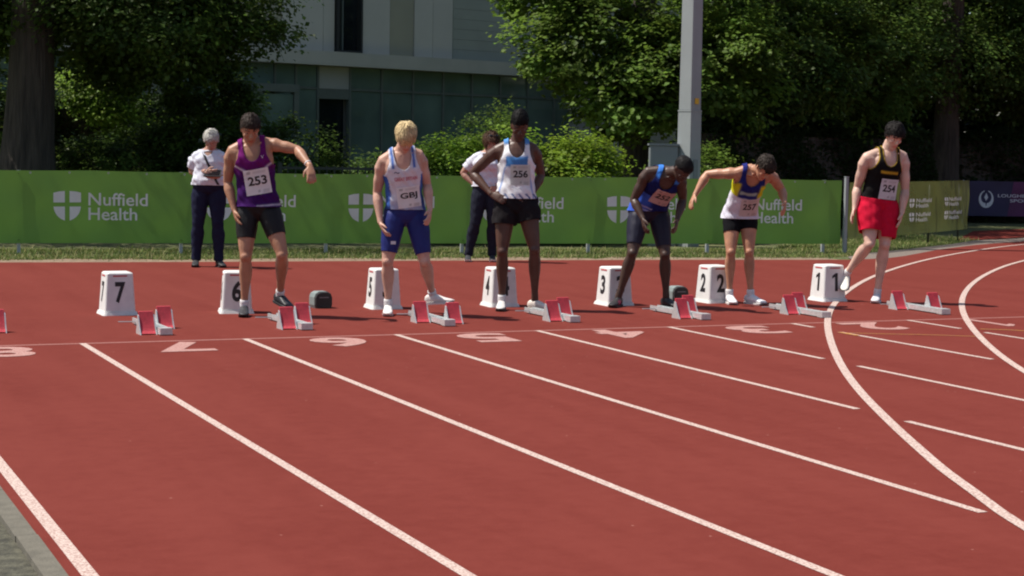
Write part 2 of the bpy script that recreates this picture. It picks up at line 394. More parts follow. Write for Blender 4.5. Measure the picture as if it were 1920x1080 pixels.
for n, x in zip('87654321', [-4.27, -3.03, -1.80, -.60, .60, 1.84, 3.03, 4.30]):
    w = .42 if n != '1' else .16
    V, F = fit_text(n, -w/2, w/2, 0, .60, .03)
    V3 = np.stack([x-V[:, 0], -.09-V[:, 1], np.full(len(V), .0030)], 1)
    o = obj('lane_number', to_mesh('lane_number', V3, F, M['number']), track)

# ---- grass on the verge (blades nobody could count)
def banner_y(x): return 10.9-(x+3.6)*(1.55/12.87)
def edge_y(x): return np.interp(x, [p[0] for p in back_edge], [p[1] for p in back_edge])
def blades(n, fx, hmin, hmax, dry=.3, wid=.006):
    P = fx(n); n = len(P)
    h = rng.uniform(hmin, hmax, n)*np.where(rng.random(n) < .08, 1.9, 1); a = rng.uniform(0, 2*math.pi, n); lean = rng.uniform(.1, .7, n)
    d = np.stack([np.cos(a), np.sin(a), np.zeros(n)], 1); s = np.stack([-np.sin(a), np.cos(a), np.zeros(n)], 1)*wid
    up = np.array([0, 0, 1.])
    b0 = P-s; b1 = P+s; m0 = P+up*(h*.55)[:, None]+d*(h*lean*.25)[:, None]-s*.7; m1 = m0+s*1.4; t = P+up*h[:, None]+d*(h*lean)[:, None]
    V = np.stack([b0, b1, m1, m0, t], 1).reshape(-1, 3); i = np.arange(n)[:, None]*5
    F = np.concatenate([i+np.array([[0, 1, 2]]), i+np.array([[0, 2, 3]]), i+np.array([[3, 2, 4]])], 0)
    g = np.array([.15, .205, .05])*rng.uniform(.6, 1.4, (n, 1)); y = np.array([.38, .34, .15])*rng.uniform(.7, 1.2, (n, 1))
    c = np.where((rng.random(n) < dry)[:, None], y, g)
    return V, F, np.repeat(c, 5, 0)
def verge_pts(n):
    x = rng.uniform(-5.5, 9.3, n); f = rng.random(n)**.9
    patch = np.sin(x*2.3)+np.sin(x*5.1+1)*.7+np.sin(x*11.3)*.4
    y0 = edge_y(x)+.62+.16*(patch*.5+.5)-np.where(rng.random(n) < .06, .35, 0)
    y = y0+f*(banner_y(x)+1.0-y0)
    return np.stack([x, y, np.full(n, -.03)], 1)
V, F, c = blades(60000, verge_pts, .018, .052, .30)
tag(obj('verge_grass', big_mesh('verge_grass', V, F, M['grass'], c)), 'rough sunlit grass along the foot of the green banner', 'grass', kind='stuff')
def right_pts(n):
    t = rng.random(n); x = 9.2+t*5.2; yb = np.interp(x, [8.8, 9.75, 10.95, 12.8, 14.1, 15.4], [8.45, 9.25, 10.0, 11.25, 12.3, 13.0])
    return np.stack([x, yb+.05+rng.random(n)*2.2, np.full(n, -.03)], 1)
V, F, c = blades(15000, right_pts, .02, .06, .25)
tag(obj('bank_grass', big_mesh('bank_grass', V, F, M['grass'], c)), 'bright grass under the mesh banner beside the grey path', 'grass', kind='stuff')

# ================================================================== banners
def sheet(A, E, z0, z1, amp, nx, nz, bulge=0., sag=0.):
    A = np.array([*A, 0.]); E = np.array([*E, 0.]); d = unit(E-A); L = np.linalg.norm(E-A); nrm = np.array([d[1], -d[0], 0.])
    def S(t, z, off=0.):
        w = amp*(math.sin(t*2.1+z*1.5)+.6*math.sin(t*5.3-z*4+1)+.45*math.sin(t*9.7+z*9)+.4*math.sin(t*6.1-z*11+2))+bulge*math.sin(math.pi*min(max(t/L, 0), 1))
        w += amp*.8*math.sin((t+z*.9)*7.3)*math.exp(-((z-z1)/.35)**2)
        zz = z-sag*math.sin(math.pi*((t*.515) % 1.0))*max(0, (z-z0)/(z1-z0))
        p = A+d*t+nrm*(w+off); return (p[0], p[1], zz)
    V = []; F = []
    for i in range(nx+1):
        for j in range(nz+1): V.append(S(L*i/nx, z0+(z1-z0)*j/nz))
    for i in range(nx):
        for j in range(nz): a = i*(nz+1)+j; F.append((a, a+nz+1, a+nz+2, a+1))
    return S, V, F, L
def printed(name, V2, F, S, m, parent, off=.006):
    V = [S(x, z, off) for x, z in V2]
    return obj(name, to_mesh(name, V, F, m), parent)
def shield_polys(x0, x1, z0, z1):
    """four quarters of a shield divided by a cross"""
    W_, H_ = x1-x0, z1-z0; cx = (x0+x1)/2; zc = z0+H_*.545; hw = W_*.085; hh = H_*.07
    def half(x): return 0
    def outline(u):   # half width of the shield at height fraction v (0 bottom..1 top)
        v = u
        return .5*W_ if v > .55 else .5*W_*math.sqrt(max(0, 1-((.55-v)/.55)**2.1))
    out = []
    for s in (-1, 1):
        top = [(cx+s*hw, zc+hh), (cx+s*.5*W_, zc+hh), (cx+s*.5*W_, z1-H_*.06), (cx+s*.3*W_, z1-H_*.015), (cx+s*hw, z1)]
        vs = np.linspace((zc-hh-z0)/H_, .0, 9)
        low = [(cx+s*hw, zc-hh)]+[(cx+s*max(outline(v), hw), z0+v*H_) for v in vs]
        out += [top, low]
    return out
gb = empty('advertising_banner', (0, 0, 0))
tag(gb, 'long dark green advertising banner with six white shield logos behind the runners', 'banner')
S1, V, F, L1 = sheet((-3.6, 10.9), (9.27, 9.35), .125, 1.09, .008, 260, 18, sag=.012)
obj('sheet', to_mesh('sheet', V, F, M['banner'], True), gb)
for k, xr in enumerate([.76, 2.694, 4.69, 6.645, 8.555, 10.44, 12.307]):
    x0 = xr-1.223
    em = MB()
    if x0 > -.02:
        for poly in shield_polys(x0, x0+.355, .425, .818):
            em.add([S1(x, z, .006) for x, z in poly], [tuple(range(len(poly)))])
        em.build('emblem', M['bannerprint'], gb)
    V2, F = fit_text('Nuffield', x0+.45, xr, .625, .797, .012)
    if x0+.45 > 0: printed('lettering', V2, F, S1, M['bannerprint'], gb)
    V2, F = fit_text('Health', x0+.45, x0+.45+.635, .430, .598, .012)
    if x0+.45 > 0: printed('lettering', V2, F, S1, M['bannerprint'], gb)
bd = unit(np.array([12.87, -1.55])); bn = np.array([bd[1], -bd[0]])
for t in (1.03, 3.14, 5.12, 7.07, 8.96, 10.82, 12.70):
    p = np.array([-3.6, 10.9])+bd*t-bn*.05
    MB().box(-.022, .022, -.022, .022, -.1, 1.08, Matrix.Translation((p[0], p[1], 0)) @ Matrix.Rotation(-.12, 4, 'Z')).build('post', M['steel'], gb)
ring = MB()
for i in range(8):
    a0, a1 = 2*math.pi*i/8, 2*math.pi*(i+1)/8
    ring.add([(math.cos(a)*r, -.004, math.sin(a)*r) for a in (a0, a1) for r in (.007, .015)], [(0, 1, 3, 2)])
ring_me = ring.mesh('eyelet', M['steel']); tie_me = MB().box(-.006, .006, -.006, .075, -.004, .004).mesh('cable_tie', M['black'])
for k in range(26):
    t = .18+k*.5; p = S1(t, 1.062, .004); o = obj('eyelet', ring_me, gb); o.location = p; o.rotation_euler = (0, 0, -.12)
for t in (1.03, 3.14, 5.12, 7.07, 8.96, 10.82, 12.70):
    for z in (1.05, .17):
        o = obj('cable_tie', tie_me, gb); o.location = S1(t, z, .006); o.rotation_euler = (0, 0, -.12)
ep = empty('fence_post', (9.30, 9.27, 0)); tag(ep, 'tall grey square steel post where the two green banners meet', 'post')
MB().box(-.024, .024, -.024, .024, -.1, 1.13).build('shaft', M['pole'], ep)
MB().box(-.028, .028, -.028, .028, 1.13, 1.14).build('cap', M['pole'], ep)

mb = empty('mesh_banner'); tag(mb, 'shorter olive green mesh banner with small repeated logos near the path', 'banner')
S2, V, F, L2 = sheet((9.42, 9.38), (13.95, 12.3), .19, 1.05, .009, 90, 14, bulge=.05)
for i, v in enumerate(V):
    pass
obj('sheet', to_mesh('sheet', V, F, M['mesh_banner'], True), mb)
for x0 in (.55, 2.42, 4.05):
    for zb in (.62, .39):
        em = MB()
        for poly in shield_polys(x0, x0+.20, zb, zb+.15): em.add([S2(x, z, .006) for x, z in poly], [tuple(range(len(poly)))])
        em.build('emblem', M['bannerprint'], mb)
        for wd, a, b in (('Nuffield', .085, .15), ('Health', .0, .068)):
            V2, F = fit_text(wd, x0+.27, x0+(.95 if wd == 'Nuffield' else .80), zb+a, zb+b, .012)
            printed('lettering', V2, F, S2, M['bannerprint'], mb)
for t in (.2, 1.9, 3.6, 5.2):
    p = S2(t, .5, -.11)
    MB().tube([(p[0], p[1], -.1), (p[0], p[1], .5), (p[0], p[1], .98)], [.018]*3, 8).build('post', M['darkmetal'], mb, True)

pb = empty('purple_banner'); tag(pb, 'dark purple banner with white crescent emblem at the far right edge', 'banner')
S4, V, F, L4 = sheet((19.2, 19.24), (24.3, 17.2), .14, .92, .008, 50, 8)
sh = obj('sheet', to_mesh('sheet', V, F, M['purple'], True), pb)
Vm = []; Fm = []
for i in range(21):
    for j in range(9): Vm.append(S4(1.05+.12*j/8+i*.1, .145+.77*j/8, .004))
for i in range(20):
    for j in range(8): a = i*9+j; Fm.append((a, a+9, a+10, a+1))
obj('magenta_panel', to_mesh('magenta_panel', Vm, Fm, M['magenta'], True), pb)
em = MB()
for s in (-1, 1):
    pts = []
    for k in range(9):
        a = math.radians(-92+k*21); pts.append((.555+s*math.cos(a)*.17, .52+math.sin(a)*.2))
    for k in range(8, -1, -1):
        a = math.radians(-92+k*21); pts.append((.555+s*(math.cos(a)*.10+.02), .56+math.sin(a)*.13))
    em.add([S4(x, z, .008) for x, z in pts], [(i, i+1, 16-i, 17-i) for i in range(8)])
em.add([S4(x, z, .008) for x, z in [(.555, .48), (.60, .56), (.555, .66), (.51, .56)]], [(0, 1, 2, 3)])
em.build('emblem', M['bannerprint'], pb)
for wd, x0, x1, z0, z1 in (('LOUGHBOROUGH', .82, 2.15, .565, .635), ('SPORT', 1.10, 1.62, .455, .525)):
    V2, F = fit_text(wd, x0, x1, z0, z1, .01); printed('lettering', V2, F, S4, M['bannerprint'], pb, .008)
for t in (.05, 1.9, 3.7, 5.3):
    p = S4(t, .5, -.06)
    MB().tube([(p[0], p[1], -.1), (p[0], p[1], .5), (p[0], p[1], .93)], [.025]*3, 8).build('post', M['steel'], pb, True)

# ================================================================== lane boxes, starting blocks, speakers
def frustum(w0, w1, z0, z1, r=.02):
    """tapered box with rounded vertical edges"""
    V = []; F = []; n = 0
    rings = [(w0, z0), (w0+(w1-w0)*.96, z0+(z1-z0)*.965), (w1-.012, z1-.003), (w1-.03, z1)]
    for w, z in rings:
        h = w/2
        for cx, cy, a0 in ((h-r, h-r, 0), (-h+r, h-r, 90), (-h+r, -h+r, 180), (h-r, -h+r, 270)):
            for k in range(4):
                a = math.radians(a0+30*k); V.append((cx+r*math.cos(a), cy+r*math.sin(a), z))
    for q in range(len(rings)-1):
        for j in range(16): F.append((q*16+j, q*16+(j+1) % 16, (q+1)*16+(j+1) % 16, (q+1)*16+j))
    F.append(tuple(range(48, 64))); F.append(tuple(range(15, -1, -1)))
    return V, F
BH = .365; BW0, BW1 = .265, .225
fv, ff = frustum(BW0, BW1, .03, BH)
box_me = to_mesh('box_shell', fv, ff, M['white'])
fl = MB(); fv2, ff2 = frustum(.305, .285, .0, .030, .03); fl.add(fv2, ff2)
fl_me = fl.mesh('base_flange', M['white'])
def on_face(V2, side, off):
    """V2: (x across, z up) onto a tapered face; side 0 front(-y) 1 left(-x) 2 back 3 right"""
    out = []
    for x, z in V2:
        h = (BW0+(BW1*1.0-BW0)*(z-.03)/(BH-.03))/2+off
        p = {0: (x, -h), 1: (-h, -x), 2: (-x, h), 3: (h, x)}[side]; out.append((*p, z))
    return out
lab_me = [to_mesh('label_strip', on_face([(-.060, .330), (.060, .330), (.060, .342), (-.060, .342)], s, .003), [(0, 1, 2, 3)], M['redlabel']) for s in range(4)]
LB = {'7': 'white marker box standing alone with a black 7', '6': 'white marker box 6 behind the leg of the purple vest runner', '5': 'white marker box 5 behind the blond runner', '4': 'white marker box 4 behind the runner with hands on hips',
      '3': 'white marker box 3 behind the bending runner in royal blue', '2': 'white marker box 2 left of the white shoed runner', '1': 'white marker box 1 nearest the curved line, by red shorts runner'}
box_xy = [(-2.98, 2.18), (-1.955, 2.10), (-.55, 2.20), (.60, 2.17), (1.74, 2.04), (2.86, 2.08), (4.13, 1.98)]
for n, (x, y), rz in zip('7654321', box_xy, (.02, -.20, -.05, -.03, .02, .05, .0)):
    e = empty('lane_marker_box', (x, y, 0), rz)
    tag(e, LB[n], 'marker box', 'lane marker boxes behind the starting blocks')
    obj('box_shell', box_me, e); obj('base_flange', fl_me, e)
    w = .088 if n != '1' else .066
    V2, F = fit_text(n, -w/2, w/2, .105, .285, .035)
    for s in range(4):
        obj('number', to_mesh('number', on_face(V2+np.array([[.0, 0]]), s, .0025), F, M['black']), e)
        obj('label_strip', lab_me[s], e)

def block_parts():
    rail = MB().box(-.044, -.032, 0, .92, .010, .052).box(.032, .044, 0, .92, .010, .052).box(-.034, .034, .003, .917, .012, .03)
    rail.box(-.048, .048, -.012, .07, .006, .056)
    for k in range(14): rail.box(-.034, .034, .10+k*.055, .112+k*.055, .03, .048)
    rail_me = rail.mesh('rail', M['alu'])
    # pad: curved rubber face leaning back, facing down the track (-y)
    V = []; F = []
    for i in range(9):
        t = i/8; z = .008+t*.165; y = .090*t**.62
        V += [(-.056, y, z), (.056, y, z), (.056, y+.016, z+.002), (-.056, y+.016, z+.002)]
    for i in range(8):
        a = 4*i
        F += [(a, a+1, a+5, a+4), (a+1, a+2, a+6, a+5), (a+2, a+3, a+7, a+6), (a+3, a, a+4, a+7)]
    F += [(3, 2, 1, 0), (32, 33, 34, 35)]
    pad_me = to_mesh('foot_pad', V, F, M['redpad'], False)
    plates = []
    for s in (-1, 1):
        poly = [(-.010, .0), (.135, .0), (.135, .02), (.110, .09), (.096, .150), (.074, .142), (.030, .056)]
        m = MB(); m.add([(s*.058, y, z) for y, z in poly]+[(s*.065, y, z) for y, z in poly], [tuple(range(7))[::-s], tuple(range(7, 14))[::s]]+[((i, (i+1) % 7, 7+(i+1) % 7, 7+i) if s > 0 else (7+i, 7+(i+1) % 7, (i+1) % 7, i)) for i in range(7)])
        plates.append(m.mesh('side_plate', M['alu']))
    br = MB().box(-.03, .03, .05, .13, .004, .05).box(-.012, .012, .09, .115, .05, .15); br_me = br.mesh('bracket', M['alu'])
    pin_me = MB().tube([(0, 0, .0), (0, 0, .03), (-.13, .02, .03)], [.005]*3, 6).mesh('locking_pin', M['steel'])
    return rail_me, pad_me, plates, br_me, pin_me
rail_me, pad_me, plates, br_me, pin_me = block_parts()
# lane, rail x, front y, (left pad y, right pad y), yaw
blocks = [('8', -4.265, .42, .56, .86, 0, 'at the left edge of the frame'), ('7', -2.955, .40, .47, .85, .03, 'beside marker box 7'), ('6', -1.80, .50, .58, .90, .02, 'in front of runner 253'), ('5', -.57, .50, .82, .66, -.02, 'in front of the blond runner'),
          ('4', .60, .54, .66, .92, .02, 'by the foot of runner 256'), ('3', 1.84, .46, .60, .88, .02, 'in front of the runner bending over in royal blue'), ('2', 3.03, .36, .72, .95, -.02, 'in front of the white and yellow vest runner'), ('1', 4.35, .36, .90, .66, -.05, 'below runner 254 in red shorts')]
for n, x, y, yl, yr, rz, where in blocks:
    e = empty('starting_block', (x, y, 0), rz)
    tag(e, f'aluminium starting block with red pads {where}', 'starting block', 'starting blocks along the start line')
    obj('rail', rail_me, e)
    for s, yy in ((-1, yl), (1, yr)):
        pd = obj('pedal', br_me, e); pd.location = (s*.118, yy-y, 0)
        obj('foot_pad', pad_me, pd)
        for pm in plates: obj('side_plate', pm, pd)
    p = obj('locking_pin', pin_me, e); p.location = (-.05, .80, 0)

def speaker(x, y, rz, label):
    e = empty('loudspeaker', (x, y, 0), rz); tag(e, label, 'loudspeaker', 'start loudspeakers behind the blocks')
    prof = [(-.075, .0), (.075, .0), (.085, .03), (.085, .10), (.072, .135), (.04, .152), (-.04, .152), (-.072, .135), (-.085, .10), (-.085, .03)]
    m = MB(); V = [(a*f, yy, z*(.94 if f < 1 else 1)) for yy, f in ((-.06, 1), (.05, 1), (.10, .8)) for a, z in prof]
    n = len(prof); F = [tuple(range(n))]+[(q*n+(i+1) % n, q*n+i, (q+1)*n+i, (q+1)*n+(i+1) % n) for q in range(2) for i in range(n)]+[tuple(range(2*n, 3*n))[::-1]]
    m.add(V, F); m.build('housing', M['greyplastic'], e)
    g = MB(); V = [(a*.97, -.061, .004+z*.94) for a, z in prof]+[(a*.94, -.085, .006+z*.90) for a, z in prof]
    g.add(V, [(i, (i+1) % n, n+(i+1) % n, n+i) for i in range(n)]+[tuple(range(n, 2*n))]); g.build('grille', M['grille'], e)
    MB().box(-.045, .045, -.089, -.0852, .095, .104).build('badge', M['greyprint'], e)
speaker(-1.10, 2.36, .10, 'small black loudspeaker box on the track behind the block of runner 253')
speaker(2.54, 2.24, .0, 'small black loudspeaker box on the track left of marker box 2')

# ================================================================== column, cabinet, building
def octo(r0, r1, z0, z1, rot=.0, n=8):
    V = []; F = []
    for r, z in ((r0, z0), (r1, z1)):
        for k in range(n): a = rot+2*math.pi*(k+.5)/n; V.append((r*math.cos(a), r*math.sin(a), z))
    F = [(k, (k+1) % n, n+(k+1) % n, n+k) for k in range(n)]+[tuple(range(n))[::-1], tuple(range(n, 2*n))]
    return V, F
pl = empty('floodlight_column', (7.84, 11.50, 0), .06)
tag(pl, 'tall grey faceted steel floodlight column rising out of the frame', 'column')
MB().add(*octo(.195, .182, -.1, 2.12, .307, 4)).build('base_section', M['pole'], pl)
MB().add(*octo(.176, .10, 2.12, 16., .307, 4)).build('shaft', M['pole'], pl, bevel=.012)
MB().add(*octo(.190, .190, 2.10, 2.125, .307, 4)).build('joint_collar', M['pole'], pl)
MB().box(-.05, .05, -.008, 0, .55, 1.35, Matrix.Translation((.049, -.128, 0)) @ Matrix.Rotation(.307, 4, 'Z')).build('access_door', M['cabinet'], pl)
MB().box(-.045, .045, -.008, .0, 2.22, 2.31, Matrix.Translation((.046, -.121, 0)) @ Matrix.Rotation(.307, 4, 'Z')).build('warning_sticker', M['sticker'], pl)
MB().box(-.8, .8, -.12, .12, 16., 16.1).build('lamp_bracket', M['pole'], pl)
for x in (-.5, .5): MB().box(x-.2, x+.2, -.25, .05, 16.1, 16.5).build('lamp_head', M['cabinet'], pl)
cb = empty('electrical_cabinet', (7.50, 11.72, 0), -.42)
tag(cb, 'grey metal electrical cabinet beside the floodlight column', 'cabinet')
MB().box(-.22, .22, -.16, .16, -.05, 1.56).build('housing', M['cabinet'], cb, bevel=.01)
MB().box(-.24, .24, -.18, .18, 1.56, 1.59).build('lid', M['cabinet'], cb)
MB().box(-.2, .2, -.168, -.16, .1, 1.42).build('door', M['cabinet'], cb)

bA = math.atan2(3.2, 9.15)
bl = empty('office_building', (6.9, 30.4, 0), bA)
tag(bl, 'modern building with green glass ground floor and grey panelled upper storey', 'building')
MB().box(-16, 22, .35, 14, -.1, 11).build('core_wall', M['wall'], bl)
MB().box(-16.2, 22.2, -.3, 14.2, 11, 11.4).build('roof', M['fascia'], bl)
MB().box(-16, 22, -.35, .345, 3.50, 3.855).build('fascia', M['fascia'], bl)
# upper storey: separate cladding panels
panels = [(-16, -13.2, 'panel_grey'), (-13.2, -10.6, 'panel_light'), (-9.3, -7.4, 'panel_olive'), (-7.4, -5.2, 'panel_light'), (-5.2, -2.9, 'panel_grey'), (-2.9, -.2, 'panel_olive'), (-.2, 1.10, 'panel_light'), (1.10, 1.48, 'panel_light'), (2.36, 3.30, 'panel_light'), (3.30, 4.13, 'panel_olive'), (4.13, 4.79, 'panel_light'), (4.79, 5.52, 'panel_light')]
for z0, z1 in ((3.87, 7.2), (7.22, 10.9)):
    for i, (a, b, m) in enumerate(panels):
        pr = .0 if i % 2 else .02
        MB().box(a+.012, b-.012, .10-pr, .34, z0, z1).build('cladding_panel', M[m], bl)
    for k in range(int((z1-z0)/.278)):
        for a, b in ((5.53, 9.9), (9.92, 14.5), (14.52, 21.9)):
            MB().box(a+.01, b-.01, .12, .34, z0+k*.278+.003, z0+(k+1)*.278-.003).build('siding_board', M['panel_grey'], bl)
    for x in (1.92, -9.95):
        w_ = MB().box(x-.42, x-.34, .02, .33, z0, z1).box(x+.36, x+.42, .02, .33, z0, z1).box(x-.34, x+.36, .02, .33, z0, z0+.06).build('window', M['darkmetal'], bl)
        MB().box(x-.34, x+.36, .2, .26, z0+.06, z1).build('pane', M['glassdark'], w_)
        MB().box(x-.20, x-.16, .1, .19, z0+.06, z1).build('glazing_bar', M['mullion'], w_)
# ground floor glazing
xs = [-15.8+k*1.06 for k in range(14)]+[-.43, .22, .91, 1.95, 3.01, 4.08, 5.15, 6.20]+[7.26+1.06*k for k in range(14)]
xs = sorted(x for x in xs if x < -1.4 or x > -.5)
for i, x in enumerate(xs): MB().box(x-.03, x+.03, .02, .16, -.05, 3.49).build('mullion', M['mullion'], bl)
for a, b in zip(xs[:-1], xs[1:]):
    a2, b2 = a+.031, b-.031
    if abs(a-.91) < .01:
        MB().box(a2, b2, .05, .12, 2.92, 3.49).build('spandrel_panel', M['spandrel'], bl)
        MB().box(a2, b2, .28, .32, 0, 2.66).build('doorway', M['glassdark'], bl)
        MB().box(a2, b2, .03, .15, 2.66, 2.91).build('door_head', M['mullion'], bl)
        continue
    MB().box(a2, b2, .07, .10, 2.95, 3.49).build('glass_pane', M['glass'], bl)
    MB().box(a2, b2, .03, .15, 2.89, 2.945).build('transom', M['mullion'], bl)
    MB().box(a2, b2, .07, .10, 0, 2.885).build('glass_pane', M['glass'], bl)
pf = MB().box(-1.62, -1.46, -.9, -.75, 0, 2.9).box(-.50, -.36, -.9, -.75, 0, 2.9).box(-1.62, -.36, -.92, .0, 2.76, 2.95); pf.build('porch_frame', M['mullion'], bl)
MB().box(-1.44, -.52, -.86, -.80, .05, 2.7).build('porch_glass', M['glass'], bl)
ob = empty('outbuilding', (17.6, 32.0, 0), bA); tag(ob, 'low pale grey outbuilding half hidden behind the leaves', 'building')
MB().box(-.6, 2.0, 0, 3, 0, 2.62).build('wall', M['wall'], ob)
MB().box(-.7, 2.1, -.15, 3.1, 2.62, 3.38).build('parapet', M['panel_light'], ob)

rl = empty('railing'); tag(rl, 'dark metal railing with thin upright bars behind the green banner', 'railing')
ra, rb = np.array([1.6, 13.0]), np.array([6.4, 12.3]); rd = unit(rb-ra); rL = np.linalg.norm(rb-ra)
bar_me = MB().box(-.009, .009, -.009, .009, .0, 1.16).mesh('bar', M['darkmetal']); post_me = MB().box(-.03, .03, -.03, .03, -.1, 1.2).mesh('post', M['darkmetal'])
k = 0; t = 0.
while t < rL:
    p = ra+rd*t; o = obj('post' if k % 18 == 0 else 'bar', post_me if k % 18 == 0 else bar_me, rl); o.location = (p[0], p[1], .0); t += .12; k += 1
for z in (.12, 1.1):
    a3 = math.atan2(rd[1], rd[0]); o = MB().box(0, rL, -.015, .015, z, z+.04).build('rail', M['darkmetal'], rl); o.location = (ra[0], ra[1], 0); o.rotation_euler = (0, 0, a3)

# ================================================================== foliage
def leaf_cloud(P, size, cols, up=.8, asp=.78, bias=None):
    """one kite-shaped folded leaf per point"""
    n = len(P); P = np.asarray(P)
    nrm = rng.normal(size=(n, 3)); nrm[:, 2] = abs(nrm[:, 2])*(1+up)+up
    if bias is not None: nrm = nrm*.75+bias*1.5
    nrm /= np.linalg.norm(nrm, axis=1, keepdims=True)
    a = rng.normal(size=(n, 3)); a -= nrm*(a*nrm).sum(1, keepdims=True); a /= np.linalg.norm(a, axis=1, keepdims=True); b = np.cross(nrm, a)
    s = (size*rng.uniform(.6, 1.35, n))[:, None]
    t0 = P-a*s*.5; t1 = P+a*s*.5-nrm*s*.08; l = P+b*s*asp*.5+nrm*s*.10-a*s*.08; r = P-b*s*asp*.5+nrm*s*.10-a*s*.08
    V = np.stack([t0, r, t1, l], 1).reshape(-1, 3); i = np.arange(n)[:, None]*4
    F = np.concatenate([i+np.array([[0, 1, 2]]), i+np.array([[0, 2, 3]])], 0)
    return V, F, np.repeat(cols, 4, 0)
def clumps(c, r, n, per, spread, shell=.5, flatz=.7):
    d = rng.normal(size=(n, 3)); d /= np.linalg.norm(d, axis=1, keepdims=True)
    q = (shell+(1-shell)*rng.random(n))**(1/1.6); C = np.asarray(c)+d*np.asarray(r)*q[:, None]*(1+.14*np.sin(d[:, :1]*5+d[:, 2:3]*7))
    k = np.repeat(np.arange(n), per); sp = spread*rng.uniform(.6, 1.4, n)[k][:, None]
    P = C[k]+rng.normal(size=(len(k), 3))*sp*np.array([1, 1, flatz])
    B_ = d+rng.normal(0, .45, d.shape)+np.array([0, 0, .5]); B_ /= np.linalg.norm(B_, axis=1, keepdims=True)
    return P, k, B_
def leafcols(n, base, k=None, nk=0):
    c = np.array(base)*rng.uniform(.8, 1.2, (n, 1))*rng.uniform(.92, 1.08, (n, 3))
    if k is not None: c = c*rng.uniform(.5, 1.55, (nk, 1))[k]*np.array([1., 1., 1.])+np.array([.02, .012, 0])*rng.uniform(0, 1, (nk, 1))[k]  # brightness spread per clump paints in highlights and shaded masses of the foliage
    return np.clip(c, 0, 1)
def trunk_mesh(p0, p1, r0, r1, bend=.1, n=14, flare=1.5, limbs=()):
    m = MB(); pts = []; rad = []
    for i in range(n+1):
        t = i/n; pts.append(np.array(p0)*(1-t)+np.array(p1)*t+np.array([bend*math.sin(t*4), bend*math.cos(t*3)-bend, 0])); rad.append((r0*(1-t)+r1*t)*(1+(flare-1)*math.exp(-t*14)))
    V, F = limb(pts, rad, 20); V = V+rng.normal(0, r0*.018, V.shape)
    ang = np.arctan2(V[:, 1]-p0[1], V[:, 0]-p0[0]); cx = np.array(p0)[None, :2]
    V[:, :2] += (V[:, :2]-cx)*(.05*np.sin(ang*7+V[:, 2:3].ravel()*.7))[:, None]*(V[:, 2] < p0[2]+3)[:, None]
    m.add(V, F)
    for (h, end, ra, rb) in limbs:
        i = int(h*n); a = pts[i]; b = np.array(end); mid = (a+b)/2+np.array([0, 0, .25]); m.tube([a, a*.5+mid*.5, mid, b*.5+mid*.5, b], [ra, ra*.85, (ra+rb)/2, rb*1.2, rb], 9)
    return m
def tree(name, label, base, h, r0, crowns, tone, group=None, r1=.12, leafsize=.10, limbs=None, bend=.1):
    """crowns: list of (centre, radii, clumps, leaves per clump, spread, shell, leaf size factor)"""
    e = empty(name, base); tag(e, label, 'tree', group)
    lm = []
    for c, r, n, per, sp, shl, lf in crowns[:6]:
        lm.append((min(.9, max(.40, (c[2]-1)/h)), (c[0], c[1], c[2]), r0*.32, .03))
    m = trunk_mesh((0, 0, -.1), (bend, bend, h), r0, r1, bend, limbs=lm)
    m.build('trunk', M['bark'], e, True)
    VV = []; FF = []; CC = []; nb = 0
    for c, r, n, per, sp, shl, lf in crowns:
        P, k, C = clumps(c, r, n, int(per*1.6), sp, shl); V, F, cc = leaf_cloud(P, leafsize*lf*.76, leafcols(len(P), tone, k, n), bias=C[k])
        VV.append(V); FF.append(F+nb); CC.append(cc); nb += len(V)
    obj('crown', big_mesh('crown', np.vstack(VV), np.vstack(FF), M['leaf'], np.vstack(CC)), e)
    return e
def bush(name, label, base, r, n, per, tone, leafsize=.06, group=None, core=.72, spread=.12, cat='bush', shell=.62, lobes=1):
    e = empty(name, base); tag(e, label, cat, group)
    m = MB()
    for j in range(7):
        a = j*.9; m.tube([(0, 0, -.05), (math.cos(a)*r[0]*.25, math.sin(a)*r[1]*.25, r[2]*.8), (math.cos(a)*r[0]*.6, math.sin(a)*r[1]*.6, r[2]*1.5)], [.03, .02, .008], 6)
    m.build('stems', M['bark'], e, True)
    VV = []; FF = []; CC = []; nb = 0
    for q in range(lobes):
        cx = (q-(lobes-1)/2)*r[0]*1.5/max(lobes, 1); rr_ = np.array(r)*np.array([1.0 if lobes == 1 else 1.15/lobes**.6, 1, rng.uniform(.85, 1.05)])
        P, k, C = clumps((cx, rng.uniform(-.1, .1), rr_[2]), rr_, n, int(per*1.5), spread, shell); ok = P[:, 2] > .0; P = P[ok]; k = k[ok]
        V, F, cc = leaf_cloud(P, leafsize*.8, leafcols(len(P), tone, k, n), bias=C[k]); VV.append(V); FF.append(F+nb); CC.append(cc); nb += len(V)
    obj('foliage', big_mesh('foliage', np.vstack(VV), np.vstack(FF), M['leaf'], np.vstack(CC)), e)
    return e
DK = (.066, .120, .024); MD = (.100, .168, .028); LT = (.150, .255, .028)
